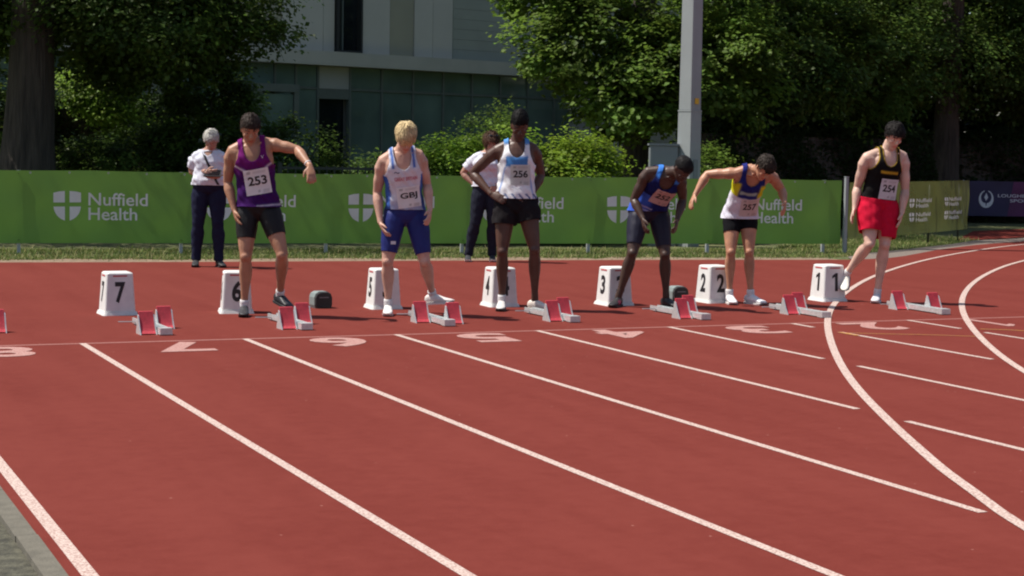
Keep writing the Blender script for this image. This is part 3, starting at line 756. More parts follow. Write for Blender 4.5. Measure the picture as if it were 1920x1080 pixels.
# big tree at the left, low hanging crown
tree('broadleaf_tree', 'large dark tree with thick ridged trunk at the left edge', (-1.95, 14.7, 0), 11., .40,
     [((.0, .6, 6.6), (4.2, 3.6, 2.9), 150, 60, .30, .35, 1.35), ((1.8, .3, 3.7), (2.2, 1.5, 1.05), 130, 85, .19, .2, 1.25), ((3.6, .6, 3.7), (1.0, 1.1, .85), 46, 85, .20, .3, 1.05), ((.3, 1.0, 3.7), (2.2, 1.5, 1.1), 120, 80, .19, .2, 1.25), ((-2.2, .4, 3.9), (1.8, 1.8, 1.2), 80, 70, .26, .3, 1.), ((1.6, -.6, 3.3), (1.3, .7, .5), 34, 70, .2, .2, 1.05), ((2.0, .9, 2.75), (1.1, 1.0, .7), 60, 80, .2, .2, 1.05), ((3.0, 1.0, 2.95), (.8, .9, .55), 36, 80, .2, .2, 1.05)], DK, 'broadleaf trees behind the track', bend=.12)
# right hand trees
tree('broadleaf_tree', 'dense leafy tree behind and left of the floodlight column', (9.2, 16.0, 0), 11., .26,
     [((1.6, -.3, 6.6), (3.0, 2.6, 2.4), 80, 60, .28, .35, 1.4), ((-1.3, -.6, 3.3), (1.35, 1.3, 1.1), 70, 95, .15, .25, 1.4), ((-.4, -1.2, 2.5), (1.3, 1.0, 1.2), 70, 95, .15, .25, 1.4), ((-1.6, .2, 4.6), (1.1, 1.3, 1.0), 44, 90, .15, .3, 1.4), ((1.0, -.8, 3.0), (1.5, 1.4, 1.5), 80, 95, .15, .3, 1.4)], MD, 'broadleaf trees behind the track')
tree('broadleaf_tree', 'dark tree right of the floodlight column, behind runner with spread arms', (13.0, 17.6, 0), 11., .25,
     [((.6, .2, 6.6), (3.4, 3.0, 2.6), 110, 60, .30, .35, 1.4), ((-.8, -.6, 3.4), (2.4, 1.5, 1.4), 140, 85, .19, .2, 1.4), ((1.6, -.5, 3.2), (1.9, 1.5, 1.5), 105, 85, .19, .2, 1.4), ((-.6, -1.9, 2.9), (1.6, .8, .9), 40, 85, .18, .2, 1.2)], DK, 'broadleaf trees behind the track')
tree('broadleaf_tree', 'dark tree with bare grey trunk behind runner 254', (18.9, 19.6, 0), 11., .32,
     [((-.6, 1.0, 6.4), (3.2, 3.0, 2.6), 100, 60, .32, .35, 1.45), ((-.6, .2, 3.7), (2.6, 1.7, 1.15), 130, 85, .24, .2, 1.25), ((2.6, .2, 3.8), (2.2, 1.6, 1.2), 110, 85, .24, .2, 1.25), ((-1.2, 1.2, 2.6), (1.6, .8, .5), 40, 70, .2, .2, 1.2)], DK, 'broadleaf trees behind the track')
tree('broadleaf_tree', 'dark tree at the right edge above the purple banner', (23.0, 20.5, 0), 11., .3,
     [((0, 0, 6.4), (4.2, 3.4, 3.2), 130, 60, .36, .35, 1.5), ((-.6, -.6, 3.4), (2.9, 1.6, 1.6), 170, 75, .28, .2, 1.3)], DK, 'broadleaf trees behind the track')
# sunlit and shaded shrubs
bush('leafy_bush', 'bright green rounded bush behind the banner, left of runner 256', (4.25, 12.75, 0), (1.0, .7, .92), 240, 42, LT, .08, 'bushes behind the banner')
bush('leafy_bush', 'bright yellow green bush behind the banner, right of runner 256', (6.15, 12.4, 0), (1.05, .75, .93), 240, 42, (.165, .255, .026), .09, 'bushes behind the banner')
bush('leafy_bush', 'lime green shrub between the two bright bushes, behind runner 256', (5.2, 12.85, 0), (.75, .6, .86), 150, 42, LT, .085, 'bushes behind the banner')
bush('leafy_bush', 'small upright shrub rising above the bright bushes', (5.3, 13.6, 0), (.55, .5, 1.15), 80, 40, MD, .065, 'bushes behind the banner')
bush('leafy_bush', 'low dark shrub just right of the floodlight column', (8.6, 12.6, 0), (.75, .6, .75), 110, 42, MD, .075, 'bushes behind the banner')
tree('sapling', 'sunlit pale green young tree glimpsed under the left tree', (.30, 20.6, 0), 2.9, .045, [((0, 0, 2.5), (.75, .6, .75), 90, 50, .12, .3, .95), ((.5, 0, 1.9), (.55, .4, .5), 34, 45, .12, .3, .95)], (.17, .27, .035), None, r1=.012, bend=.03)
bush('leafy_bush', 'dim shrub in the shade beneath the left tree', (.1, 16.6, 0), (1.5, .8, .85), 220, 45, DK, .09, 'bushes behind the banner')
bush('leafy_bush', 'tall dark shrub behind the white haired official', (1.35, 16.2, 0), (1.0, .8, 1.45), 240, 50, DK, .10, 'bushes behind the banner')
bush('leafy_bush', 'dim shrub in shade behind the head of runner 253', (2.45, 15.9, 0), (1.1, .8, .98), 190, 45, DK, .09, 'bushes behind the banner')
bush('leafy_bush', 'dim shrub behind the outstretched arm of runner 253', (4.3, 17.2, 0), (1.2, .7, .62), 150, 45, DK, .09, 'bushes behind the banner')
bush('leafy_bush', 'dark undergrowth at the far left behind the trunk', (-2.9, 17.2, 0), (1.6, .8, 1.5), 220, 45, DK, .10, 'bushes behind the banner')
# hedges, one clipped length each
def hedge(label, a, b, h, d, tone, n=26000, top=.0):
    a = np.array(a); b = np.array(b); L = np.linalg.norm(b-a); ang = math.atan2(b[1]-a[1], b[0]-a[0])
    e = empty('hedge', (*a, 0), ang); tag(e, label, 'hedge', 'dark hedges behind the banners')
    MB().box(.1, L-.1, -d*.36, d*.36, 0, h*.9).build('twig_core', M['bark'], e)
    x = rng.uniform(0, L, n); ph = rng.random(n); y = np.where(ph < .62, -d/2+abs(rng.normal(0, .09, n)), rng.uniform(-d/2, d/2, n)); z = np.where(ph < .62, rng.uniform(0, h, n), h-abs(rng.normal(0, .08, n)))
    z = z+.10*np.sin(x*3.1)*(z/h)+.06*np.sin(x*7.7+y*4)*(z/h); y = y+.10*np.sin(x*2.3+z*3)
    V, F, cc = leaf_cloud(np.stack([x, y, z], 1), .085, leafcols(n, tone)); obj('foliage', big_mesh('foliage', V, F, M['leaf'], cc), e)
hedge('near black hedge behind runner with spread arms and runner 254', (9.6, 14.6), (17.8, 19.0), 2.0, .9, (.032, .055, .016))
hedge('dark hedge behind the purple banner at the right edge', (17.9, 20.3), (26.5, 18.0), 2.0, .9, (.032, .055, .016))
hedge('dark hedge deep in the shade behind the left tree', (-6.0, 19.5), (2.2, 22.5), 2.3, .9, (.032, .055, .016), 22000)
# wooded backdrop beyond, one mass
Pm = []
for (x0, y0, x1, y1) in ((-14, 27, 1.5, 30), (15.5, 24, 30, 21.5), (16, 26, 32, 23), (30, 21.5, 44, 14)):
    n = 15000; t = rng.random(n); Pm.append(np.stack([x0+(x1-x0)*t+rng.normal(0, .5, n), y0+(y1-y0)*t+rng.normal(0, 1.0, n), rng.uniform(.2, 9.5, n)], 1))
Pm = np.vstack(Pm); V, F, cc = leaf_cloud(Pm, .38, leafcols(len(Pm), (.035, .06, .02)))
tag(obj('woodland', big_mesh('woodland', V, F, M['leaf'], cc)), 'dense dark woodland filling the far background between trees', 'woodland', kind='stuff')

# ================================================================== people
POSE = {
 '253': {'loc':[-1.968,1.775],'J':{'pel':[0.115,0.0,0.955],'hipR':[0.02,-0.0,0.912],'hipL':[0.203,-0.0,0.925],'nek':[0.063,-0.06,1.486],'hed':[0.059,-0.12,1.604],'shR':[-0.111,-0.06,1.409],'shL':[0.213,-0.03,1.483],'elR':[-0.152,0.02,1.148],'wrR':[-0.084,-0.05,0.912],'fiR':[-0.027,-0.1,0.729],'elL':[0.453,-0.06,1.437],'wrL':[0.583,-0.24,1.301],'fiL':[0.614,-0.31,1.175],'knR':[0.022,-0.08,0.521],'anR':[-0.001,0.0,0.091],'toR':[0.019,-0.17,0.028],'knL':[0.337,-0.12,0.551],'anL':[0.284,0.18,0.175],'toL':[0.367,0.08,0.096]}},
 'gbj': {'loc':[-0.727,1.58],'J':{'pel':[0.145,0.0,0.915],'hipR':[0.051,-0.02,0.87],'hipL':[0.239,0.02,0.872],'nek':[0.113,-0.12,1.441],'hed':[0.152,-0.22,1.56],'shR':[-0.057,-0.1,1.344],'shL':[0.269,-0.06,1.402],'elR':[-0.103,-0.02,1.077],'wrR':[-0.066,-0.1,0.811],'fiR':[-0.007,-0.16,0.697],'elL':[0.332,0.0,1.147],'wrL':[0.365,-0.1,0.932],'fiL':[0.359,-0.18,0.822],'knR':[-0.002,-0.07,0.478],'anR':[0.004,0.0,0.109],'toR':[0.011,-0.17,0.029],'knL':[0.319,-0.05,0.491],'anL':[0.383,0.22,0.164],'toL':[0.541,0.17,0.117]}},
 '256': {'loc':[0.438,1.777],'J':{'pel':[0.125,0.0,0.994],'hipR':[0.033,-0.0,0.957],'hipL':[0.225,-0.0,0.96],'nek':[0.122,-0.0,1.528],'hed':[0.145,-0.06,1.68],'shR':[-0.061,-0.0,1.454],'shL':[0.288,0.02,1.472],'elR':[-0.278,0.1,1.247],'wrR':[-0.097,-0.06,1.059],'fiR':[0.027,-0.13,1.01],'elL':[0.353,0.14,1.237],'wrL':[0.275,-0.02,1.07],'fiL':[0.18,-0.12,1.012],'knR':[0.01,-0.06,0.546],'anR':[0.013,-0.0,0.129],'toR':[-0.0,-0.18,0.045],'knL':[0.303,-0.06,0.567],'anL':[0.316,0.05,0.13],'toL':[0.44,-0.03,0.053]}},
 's3': {'loc':[1.858,1.728],'J':{'pel':[0.068,0.12,0.92],'hipR':[-0.026,0.1,0.872],'hipL':[0.173,0.14,0.874],'nek':[0.229,-0.19,1.282],'hed':[0.335,-0.32,1.322],'shR':[0.026,-0.16,1.278],'shL':[0.339,-0.16,1.227],'elR':[-0.089,-0.10,1.019],'wrR':[-0.008,-0.22,0.848],'fiR':[0.016,-0.29,0.698],'elL':[0.378,-0.03,1.024],'wrL':[0.313,-0.19,0.838],'fiL':[0.285,-0.31,0.703],'knR':[-0.086,-0.05,0.521],'anR':[-0.207,0.02,0.13],'toR':[-0.264,-0.12,0.036],'knL':[0.224,0.0,0.507],'anL':[0.251,0.06,0.08],'toL':[0.314,-0.06,0.024]}},
 's2': {'loc':[3.037,1.809],'J':{'pel':[-0.036,0.1,0.886],'hipR':[-0.119,0.1,0.846],'hipL':[0.04,0.1,0.849],'nek':[0.039,-0.22,1.319],'hed':[0.121,-0.34,1.342],'shR':[-0.128,-0.2,1.277],'shL':[0.209,-0.18,1.265],'elR':[-0.393,-0.1,1.262],'wrR':[-0.515,-0.16,1.059],'fiR':[-0.574,-0.22,0.945],'elL':[0.342,-0.04,1.119],'wrL':[0.344,-0.22,1.004],'fiL':[0.334,-0.3,0.918],'knR':[-0.136,-0.02,0.513],'anR':[-0.132,0.03,0.121],'toR':[-0.108,-0.15,0.025],'knL':[0.045,-0.0,0.515],'anL':[0.077,0.03,0.13],'toL':[0.172,-0.08,0.036]}},
 '254': {'loc':[4.483,1.669],'J':{'pel':[-0.005,-0.02,1.017],'hipR':[-0.087,-0.03,0.979],'hipL':[0.091,-0.0,0.981],'nek':[0.06,-0.08,1.518],'hed':[0.099,-0.16,1.666],'shR':[-0.16,-0.12,1.442],'shL':[0.237,-0.0,1.46],'elR':[-0.208,-0.0,1.154],'wrR':[-0.243,-0.06,0.937],'fiR':[-0.29,-0.1,0.803],'elL':[0.268,-0.0,1.132],'wrL':[0.223,-0.08,0.901],'fiL':[0.183,-0.13,0.752],'knR':[-0.1,-0.16,0.601],'anR':[-0.276,0.1,0.273],'toR':[-0.314,-0.02,0.108],'knL':[0.064,-0.08,0.586],'anL':[0.028,0.02,0.101],'toL':[-0.025,-0.13,0.031]}},
 'off1': {'loc':[-0.81,7.78],'J':{'pel':[0.026,0.0,0.952],'hipR':[-0.078,0.0,0.898],'hipL':[0.122,0.0,0.902],'nek':[0.029,-0.03,1.385],'hed':[0.063,-0.08,1.514],'shR':[-0.148,-0.02,1.286],'shL':[0.178,-0.02,1.3],'elR':[-0.198,0.05,1.13],'wrR':[0.018,-0.17,1.145],'fiR':[0.119,-0.23,1.127],'elL':[0.207,0.05,1.098],'wrL':[0.132,-0.18,1.08],'fiL':[0.09,-0.23,1.096],'knR':[-0.103,-0.03,0.522],'anR':[-0.133,0.0,0.082],'toR':[-0.114,-0.16,0.01],'knL':[0.129,-0.03,0.526],'anL':[0.144,0.0,0.077],'toL':[0.214,-0.14,0.035]}},
 'off2': {'loc':[2.923,8.189],'J':{'pel':[0.049,0.0,0.953],'hipR':[-0.026,-0.0,0.901],'hipL':[0.144,-0.0,0.904],'nek':[0.057,-0.02,1.405],'hed':[0.106,-0.05,1.546],'shR':[-0.117,-0.0,1.312],'shL':[0.185,-0.03,1.309],'elR':[-0.258,0.06,1.145],'wrR':[-0.112,-0.02,1.002],'fiR':[-0.02,-0.08,0.977],'elL':[0.272,0.05,1.126],'wrL':[0.219,-0.04,0.971],'fiL':[0.164,-0.12,0.952],'knR':[-0.084,-0.05,0.501],'anR':[-0.169,-0.0,0.1],'toR':[-0.167,-0.15,0.01],'knL':[0.142,-0.03,0.504],'anL':[0.142,0.05,0.097],'toL':[0.151,-0.08,0.025]}},
}
def tri_mesh(me):
    me.calc_loop_triangles()
    n = len(me.vertices); V = np.empty(n*3, np.float32); me.vertices.foreach_get('co', V)
    k = len(me.loop_triangles); F = np.empty(k*3, np.int32); me.loop_triangles.foreach_get('vertices', F)
    return V.reshape(-1, 3).astype(float), F.reshape(-1, 3)
def fuse(prims, voxel=.0075, smooth=4):
    """one continuous skin over overlapping closed pieces"""
    V = []; F = []
    for v, f in prims:
        n = len(V); V += [tuple(p) for p in v]; F += [tuple(i+n for i in q) for q in f]
    me = to_mesh('tmp', V, F); o = obj('tmp', me)
    m = o.modifiers.new('r', 'REMESH'); m.mode = 'VOXEL'; m.voxel_size = voxel
    if smooth:
        s = o.modifiers.new('s', 'SMOOTH'); s.factor = .5; s.iterations = smooth
    ev = o.evaluated_get(bpy.context.evaluated_depsgraph_get()); em = ev.to_mesh()
    R = tri_mesh(em); ev.to_mesh_clear()
    bpy.data.objects.remove(o); bpy.data.meshes.remove(me)
    return R
def normals(V, F):
    n = np.cross(V[F[:, 1]]-V[F[:, 0]], V[F[:, 2]]-V[F[:, 0]]); N = np.zeros_like(V)
    for k in range(3): np.add.at(N, F[:, k], n)
    return N/np.maximum(np.linalg.norm(N, axis=1, keepdims=True), 1e-12)
def clip(V, F, f, extra=()):
    """keep the part of a triangle mesh where f > 0, cut cleanly along f = 0"""
    f = np.where(abs(f) < 1e-6, 1e-6, f)
    ins = f > 0; cnt = ins[F].sum(1)
    keep = F[cnt == 3].tolist(); newV = []; key = {}
    def mid(a, b):
        k = (a, b) if a < b else (b, a)
        if k not in key:
            t = f[k[0]]/(f[k[0]]-f[k[1]]); newV.append(V[k[0]]*(1-t)+V[k[1]]*t); key[k] = len(V)+len(newV)-1
        return key[k]
    for tri in F[cnt == 1]:
        i = int(np.argmax(ins[tri])); a, b, c = int(tri[i]), int(tri[(i+1) % 3]), int(tri[(i+2) % 3])
        keep.append([a, mid(a, b), mid(a, c)])
    for tri in F[cnt == 2]:
        i = int(np.argmin(ins[tri])); a, b, c = int(tri[i]), int(tri[(i+1) % 3]), int(tri[(i+2) % 3])
        keep.append([b, c, mid(c, a)]); keep.append([b, mid(c, a), mid(a, b)])
    VV = np.vstack([V]+([np.array(newV)] if newV else [])); FF = np.array(keep, int).reshape(-1, 3)
    used = np.unique(FF); mp = -np.ones(len(VV), int); mp[used] = np.arange(len(used))
    return VV[used], mp[FF]

class Body:
    def __init__(s, key, bulk=1., leg=1.01, arm=1.04, belly=0., head=.985, hf=(0, -1, -.3), tilt=0., flat=(True, True), thumbs=((.2, -1, 0), (-.2, -1, 0)), curl=.5, female=False):
        d = POSE[key]; s.loc = d['loc']; s.J = {k: np.array(v) for k, v in d['J'].items()}
        J = s.J; s.bulk = bulk; s.legk = leg; s.armk = arm; s.hk = head; s.flat = flat; s.thumbs = thumbs; s.curl = curl; s.belly = belly; s.female = female
        for k, f in (('R', flat[0]), ('L', flat[1])):
            if f: J['an'+k][2] = .088
        # spine curve
        p0, p2 = J['pel'], J['nek']
        latH = unit(J['hipL']-J['hipR']); latS = unit(J['shL']-J['shR'])
        up = unit(p2-p0)
        F0 = unit(np.cross(up, latH)); F0 = F0 if F0[1] < 0 else -F0
        mid = (p0+p2)/2-F0*.02
        lean = p2-p0
        mid = mid+np.array([0, 0, .5])*max(0, np.linalg.norm(lean[:2])-.1)*.35
        s.S = np.linspace(-.35, 1.25, 81); P = []
        for t in s.S:
            tt = min(max(t, 0), 1); q = (1-tt)**2*p0+2*tt*(1-tt)*mid+tt*tt*p2
            if t < 0: q = p0+unit(.3*unit(mid-p0)+.7*np.array([0, 0, 1.]))*t*np.linalg.norm(p2-p0)
            if t > 1: q = p2+(p2-mid)*2*(t-1)
            P.append(q)
        s.P = np.array(P); s.X = []; s.F = []
        s.L = np.linalg.norm(p2-p0)
        for i, t in enumerate(s.S):
            T = unit(s.P[min(i+1, 80)]-s.P[max(i-1, 0)]); a = min(max(t, 0), 1)
            x = latH*(1-a)+latS*a; x = unit(x-T*(x@T)); f = np.cross(x, T)
            s.X.append(x); s.F.append(f)
        s.X = np.array(s.X); s.F = np.array(s.F)
        # head frame
        s.hf = unit(hf); z = np.array([0, 0, 1.]); hu = unit(z-s.hf*(z@s.hf)); hx = np.cross(s.hf, hu)
        ca, sa = math.cos(tilt), math.sin(tilt); hu2 = hu*ca+hx*sa; hx = np.cross(s.hf, hu2)
        s.HM = np.stack([hx, s.hf, hu2])          # rows: lateral, forward, up
    def at(s, t):
        i = int(round((t+.35)/.02)); i = min(max(i, 0), 80); return s.P[i], s.X[i], s.F[i]
    def coords(s, V):
        """lateral u, spine fraction t, forward v"""
        D = ((V[:, None, :]-s.P[None])**2).sum(2); i = D.argmin(1)
        T = np.gradient(s.P, axis=0); T /= np.linalg.norm(T, axis=1, keepdims=True)
        d = V-s.P[i]; t = s.S[i]+(d*T[i]).sum(1)/s.L
        return (d*s.X[i]).sum(1), t, (d*s.F[i]).sum(1)
    def torso(s, inf=0., lo=-.18, hi=1.0, drape=0., skirt=False):
        prof = [(-.19, .075, .070), (-.13, .125, .098), (-.04, .155, .110), (.06, .156, .105), (.2, .146, .097), (.34, .137, .093), (.48, .145, .101), (.62, .158, .112), (.74, .164, .115), (.84, .155, .104), (.92, .118, .084), (1.0, .072, .064)]
        if skirt: prof = [(-.24, .182, .128), (-.13, .178, .126), (-.04, .168, .118)]+prof[3:]
        cs = []; X = []; Y = []; rx = []; ry = []
        for t, a, b in prof:
            if t < lo-.01 or t > hi+.01: continue
            p, x, f = s.at(t)
            bb = b*s.bulk; aa = a*s.bulk; off = 0.
            if s.belly: k = math.exp(-((t-.2)/.25)**2)*s.belly; bb += k*.6; aa += k*.5; off = k*.5
            if s.female and .5 < t < .8: bb += .012; off += .014
            dr = drape*max(0, .6-t)
            cs.append(p+f*(off+(-.01 if t < .1 else 0))); X.append(x); Y.append(f); rx.append(aa+inf+dr); ry.append(bb+inf+dr)
        out = [loft(cs, X, Y, rx, ry, 20, 2.25)]
        J = s.J
        nb, _, fn = s.at(.99)
        for k in 'RL':
            sh = J['sh'+k]; c, x, f = s.at(.86)
            out.append(limb([nb+(sh-nb)*.05+np.array([0, 0, .012]), nb*.5+sh*.5+np.array([0, 0, .012]), sh], [.050+inf, .052+inf, .050*s.armk+inf], 12))
            out.append(limb([s.at(.72)[0]+(sh-s.at(.9)[0])*.45, sh*.8+s.at(.85)[0]*.2, sh], [.085+inf, .066+inf, .053*s.armk+inf], 12))
        return out
    def arm(s, k, inf=0., frac=2.0):
        J = s.J; a, b, c = J['sh'+k], J['el'+k], J['wr'+k]; q = s.armk
        pts = []; rad = []
        ch = s.at(.80)[0]; pts.append(a*.72+ch*.28-np.array([0, 0, .012])); rad.append(.052*q+inf)
        for t, r in ((.02, .050), (.2, .058), (.42, .0465), (.62, .0495), (.85, .041), (1, .0365)):
            pts.append(a+(b-a)*t); rad.append(r*q+inf)
        for t, r in ((.12, .041), (.28, .0450), (.6, .0345), (.85, .026), (1, .025)):
            pts.append(b+(c-b)*t); rad.append(r*q+inf)
        return [limb(pts, rad, 12)]
    def leg(s, k, inf=0., hem=None):
        J = s.J; a, b, c = J['hip'+k], J['kn'+k], J['an'+k]; q = s.legk
        back = unit(np.cross(b-c, np.cross(unit(b-c), np.array([0, 1., 0])))); kn = unit(b-a); 
        bk = np.array([0, 1., 0.]); bk = unit(bk-unit(c-b)*(bk@unit(c-b)))
        pts = []; rad = []
        for t, r in ((-.05, .086), (.12, .094), (.35, .088), (.6, .075), (.8, .064), (.92, .055), (1., .052)):
            pts.append(a+(b-a)*t); rad.append(r*q+inf*(1 if hem is None else hem(t)))
        for t, r, o in ((.10, .0475, .004), (.26, .0575, .018), (.42, .054, .021), (.62, .0405, .011), (.82, .0315, .003), (.95, .034, 0), (1.02, .034, 0)):
            pts.append(b+(c-b)*t+bk*o); rad.append(r*q+inf*(1 if hem is None else hem(1+t)))
        out = [limb(pts, rad, 14)]
        if inf == 0: out.append(ball(b-bk*.02, .043*q))
        return out
    def hips(s, inf=0.):
        out = []
        for k in 'RL':
            h = s.J['hip'+k]; p, x, f = s.at(-.05)
            out.append(ball(h-f*.035+np.array([0, 0, .03]), .085*s.bulk+inf))
        return out
    def hand(s, k):
        J = s.J; w, tip = J['wr'+k], J['fi'+k]; d = unit(tip-w); Ln = .175
        T = np.array(s.thumbs[0 if k == 'R' else 1], float); lat = unit(T-d*(T@d)); pn = np.cross(d, lat)
        if k == 'R': pn = -pn
        # palm side towards the body for a hanging arm
        out = [loft([w-d*.01, w+d*.03, w+d*.065, w+d*.09], [lat]*4, [pn]*4, [.024, .034, .041, .040], [.020, .017, .015, .012], 12, 2.4)]
        cu = s.curl
        for j, (o, ln) in enumerate(((.030, .070), (.010, .080), (-.010, .075), (-.029, .060))):
            b0 = w+d*.085+lat*o; sp = unit(d+lat*o*4.5)
            p1 = b0+sp*ln*.42+pn*ln*.10*cu*2; p2 = p1+unit(sp+pn*cu*1.1)*ln*.33; p3 = p2+unit(sp*.7+pn*cu*1.7)*ln*.26
            out.append(limb([b0-sp*.01, p1, p2, p3], [.0112, .0106, .0100, .0086], 8))
        b0 = w+d*.028+lat*.024
        p1 = b0+unit(d*.75+lat*.9+pn*.3)*.036; p2 = p1+unit(d+lat*.35+pn*.3)*.030; p3 = p2+unit(d+lat*.1+pn*.4)*.022
        out.append(limb([b0, p1, p2, p3], [.015, .0125, .0105, .0085], 8))
        return out
    HP = [(-.112, .022, .080, .040), (-.10, .036, .088, .012), (-.078, .050, .089, -.02), (-.05, .060, .090, -.048), (-.025, .066, .089, -.070), (.005, .071, .089, -.088), (.035, .0745, .093, -.097), (.065, .0735, .089, -.096), (.092, .062, .072, -.083), (.110, .042, .045, -.058), (.120, .016, .012, -.022)]
    def head_loft(s, inf=0., top=0., sq=2.2):
        c0 = s.J['hed']; k = s.hk; cs = []; X = []; Y = []; rx = []; ry = []
        for z, w, a, b in s.HP:
            zz = z+(top*max(0, (z-.03)/.09))
            cs.append(c0+(s.HM[1]*(a+b)/2+s.HM[2]*zz)*k); X.append(s.HM[0]); Y.append(s.HM[1]); rx.append((w+inf)*k); ry.append(((a-b)/2+inf)*k)
        cs[-1] = cs[-1]+s.HM[2]*inf
        return loft(cs, X, Y, rx, ry, 20, sq)
    def hpt(s, x, y, z): return s.J['hed']+(s.HM[0]*x+s.HM[1]*y+s.HM[2]*z)*s.hk
    def head(s):
        out = [s.head_loft()]; H = s.hpt; k = s.hk
        out.append(limb([H(0, .086, .022), H(0, .099, .0), H(0, .110, -.020), H(0, .103, -.030)], [.008*k, .010*k, .0135*k, .010*k], 8))
        for x in (-1, 1):
            out.append(ball(H(x*.012, .098, -.027), .0095*k))
            out.append(limb([H(x*.012, .089, .031), H(x*.035, .083, .036), H(x*.056, .062, .028)], [.008*k]*3, 8))
            out.append(ball(H(x*.045, .066, -.02), .020*k))
            out.append(ball(H(x*.0735, -.008, -.002), np.array([.009, .020, .032])*k, s.HM))
        out.append(limb([H(-.02, .088, -.060), H(0, .094, -.058), H(.02, .088, -.060)], [.007*k]*3, 8))
        out.append(limb([H(-.016, .087, -.071), H(0, .092, -.072), H(.016, .087, -.071)], [.007*k]*3, 8))
        for x in (-1, 1): out.append(limb([s.J['nek']+s.at(.93)[2]*.062+s.at(.93)[1]*x*.012-np.array([0, 0, .02]), s.J['nek']*.45+s.J['sh'+('L' if x > 0 else 'R')]*.55+s.at(.93)[2]*.055+np.array([0, 0, .018])], [.014, .013], 8))
        out.append(ball(H(0, .080, -.100), np.array([.022, .016, .014])*k, s.HM))
        nk = s.J['nek']
        base = H(0, -.015, -.07)
        out.append(limb([nk-np.array([0, 0, .045]), nk, nk*.4+base*.6, base], [.066*s.bulk, .060*s.bulk, .0545*s.bulk, .054*k], 14))
        return out

def skin_cols(B, V, base, hairc, lip=(.9, .55, .55)):
    c = np.tile(np.array(base, float), (len(V), 1))
    h = (V-B.J['hed'])@B.HM.T/B.hk
    near = (np.linalg.norm(h, axis=1) < .15)
    m = near & (abs(h[:, 0]) < .026) & (abs(h[:, 2]+.065) < .011) & (h[:, 1] > .07); c[m] *= np.array(lip)
    m = near & (abs(abs(h[:, 0])-.033) < .020) & (abs(h[:, 2]-.037) < .006) & (h[:, 1] > .05); c[m] = c[m]*.35+np.array(hairc)*.65
    m = near & (h[:, 2] > .075); c[m] = c[m]*.5+np.array(hairc)*.5
    m = near & (abs(h[:, 0]) > .055) & (abs(h[:, 2]) < .03); c[m] *= np.array([1.03, .93, .92])
    for k in 'RL':
        for j, r in (('kn', .07), ('el', .05), ('wr', .0)):
            if r:
                w = np.exp(-(np.linalg.norm(V-B.J[j+k], axis=1)/r)**2)[:, None]; c = c*(1-w*.12*np.array([[.3, 1, 1]]))
    c *= (1+.05*np.sin(V[:, :1]*31+V[:, 2:3]*17)*np.sin(V[:, 1:2]*23+V[:, 2:3]*29))
    return np.clip(c, 0, 1)

def garment(name, B, prims, field, cfun, m, parent, voxel=.0085, smooth=5, fold=.0, fdir=(1., .4, .3), thick=.003):
    V, F = fuse(prims, voxel, smooth)
    for fld in (field if isinstance(field, (list, tuple)) else [field]):
        V, F = clip(V, F, fld(V))
    N = normals(V, F)
    u, t, v = B.coords(V)
    if fold:
        ph = u*55*fdir[0]+t*9*fdir[1]*math.pi+v*40*fdir[2]
        d = fold*(np.sin(ph)+.7*np.sin(ph*1.73+V[:, 2]*31+1)+.6*np.sin(u*21-t*23+v*33)+.4*np.sin(V[:, 2]*70+u*60))*.5
        V = V+N*d[:, None]
    c = cfun(u, t, v, V)
    c = np.clip(c, 0, 1)
    o = obj(name, to_mesh(name, V, F, m, True, c), parent)
    if thick:
        sd = o.modifiers.new('thickness', 'SOLIDIFY'); sd.thickness = thick; sd.offset = 0
    return o, V, F
def flatc(c): return lambda u, t, v, V: np.tile(np.array(c, float), (len(u), 1))

def singlet(B, e, cfun, hem=-.02, sn=.74, snb=.86, strap=.116, inf=.012, fold=.007, under=.62, neckw=.074, drape=.0, hemtilt=0.):
    def fld(V):
        u, t, v = B.coords(V); a = abs(u)
        arm = np.interp(t, [under-.06, under, under+.06, .80, .90, 1.2], [.30, .176, .152, strap+.012, strap, strap])-a
        s0 = np.where(v > 0, sn, snb)
        q = np.clip((.97-t)/(.97-s0), 0, 3); neck = np.where(t > .97, neckw, np.where(q < 1, neckw*np.sqrt(np.clip(1-q*q, 0, 1)), -(q-1)*.1)); nk = a-neck
        return np.minimum(np.minimum(arm, nk), V[:, 2]-(B.J['pel'][2]+hem*B.L)+.12*(V[:, 0]-B.J['pel'][0])*hemtilt)
    return garment('singlet', B, B.torso(inf, lo=-.25, drape=drape, skirt=True), fld, cfun, M['cloth'], e, fold=fold)
def shorts(B, e, cfun, hem=.6, inf=.007, flare=0., waist=.10, fold=.002, name='shorts', m='satin', smooth=5):
    hf = (hem, hem) if np.isscalar(hem) else hem
    def fld(V):
        u, t, v = B.coords(V); f = (waist-t)*B.L
        J = B.J
        g = np.full(len(V), 9.)
        dR = V-J['hipR']; dL = V-J['hipL']
        aR = J['knR']-J['hipR']; aL = J['knL']-J['hipL']
        tR = dR@aR/(aR@aR); tL = dL@aL/(aL@aL)
        pR = np.linalg.norm(dR-tR[:, None]*aR, axis=1); pL = np.linalg.norm(dL-tL[:, None]*aL, axis=1)
        isR = pR < pL
        g = np.where(isR, hf[0]-tR, hf[1]-tL)*.4
        return np.minimum(f, g)
    hm = lambda t: 1+flare*min(max(t, 0), 1.2)
    pr = B.torso(inf, lo=-.18, hi=.30)[:1]+B.hips(inf)+B.leg('R', inf, hm)+B.leg('L', inf, hm)
    return garment(name, B, pr, fld, cfun, M[m], e, fold=fold, fdir=(.8, .2, .8), smooth=smooth)
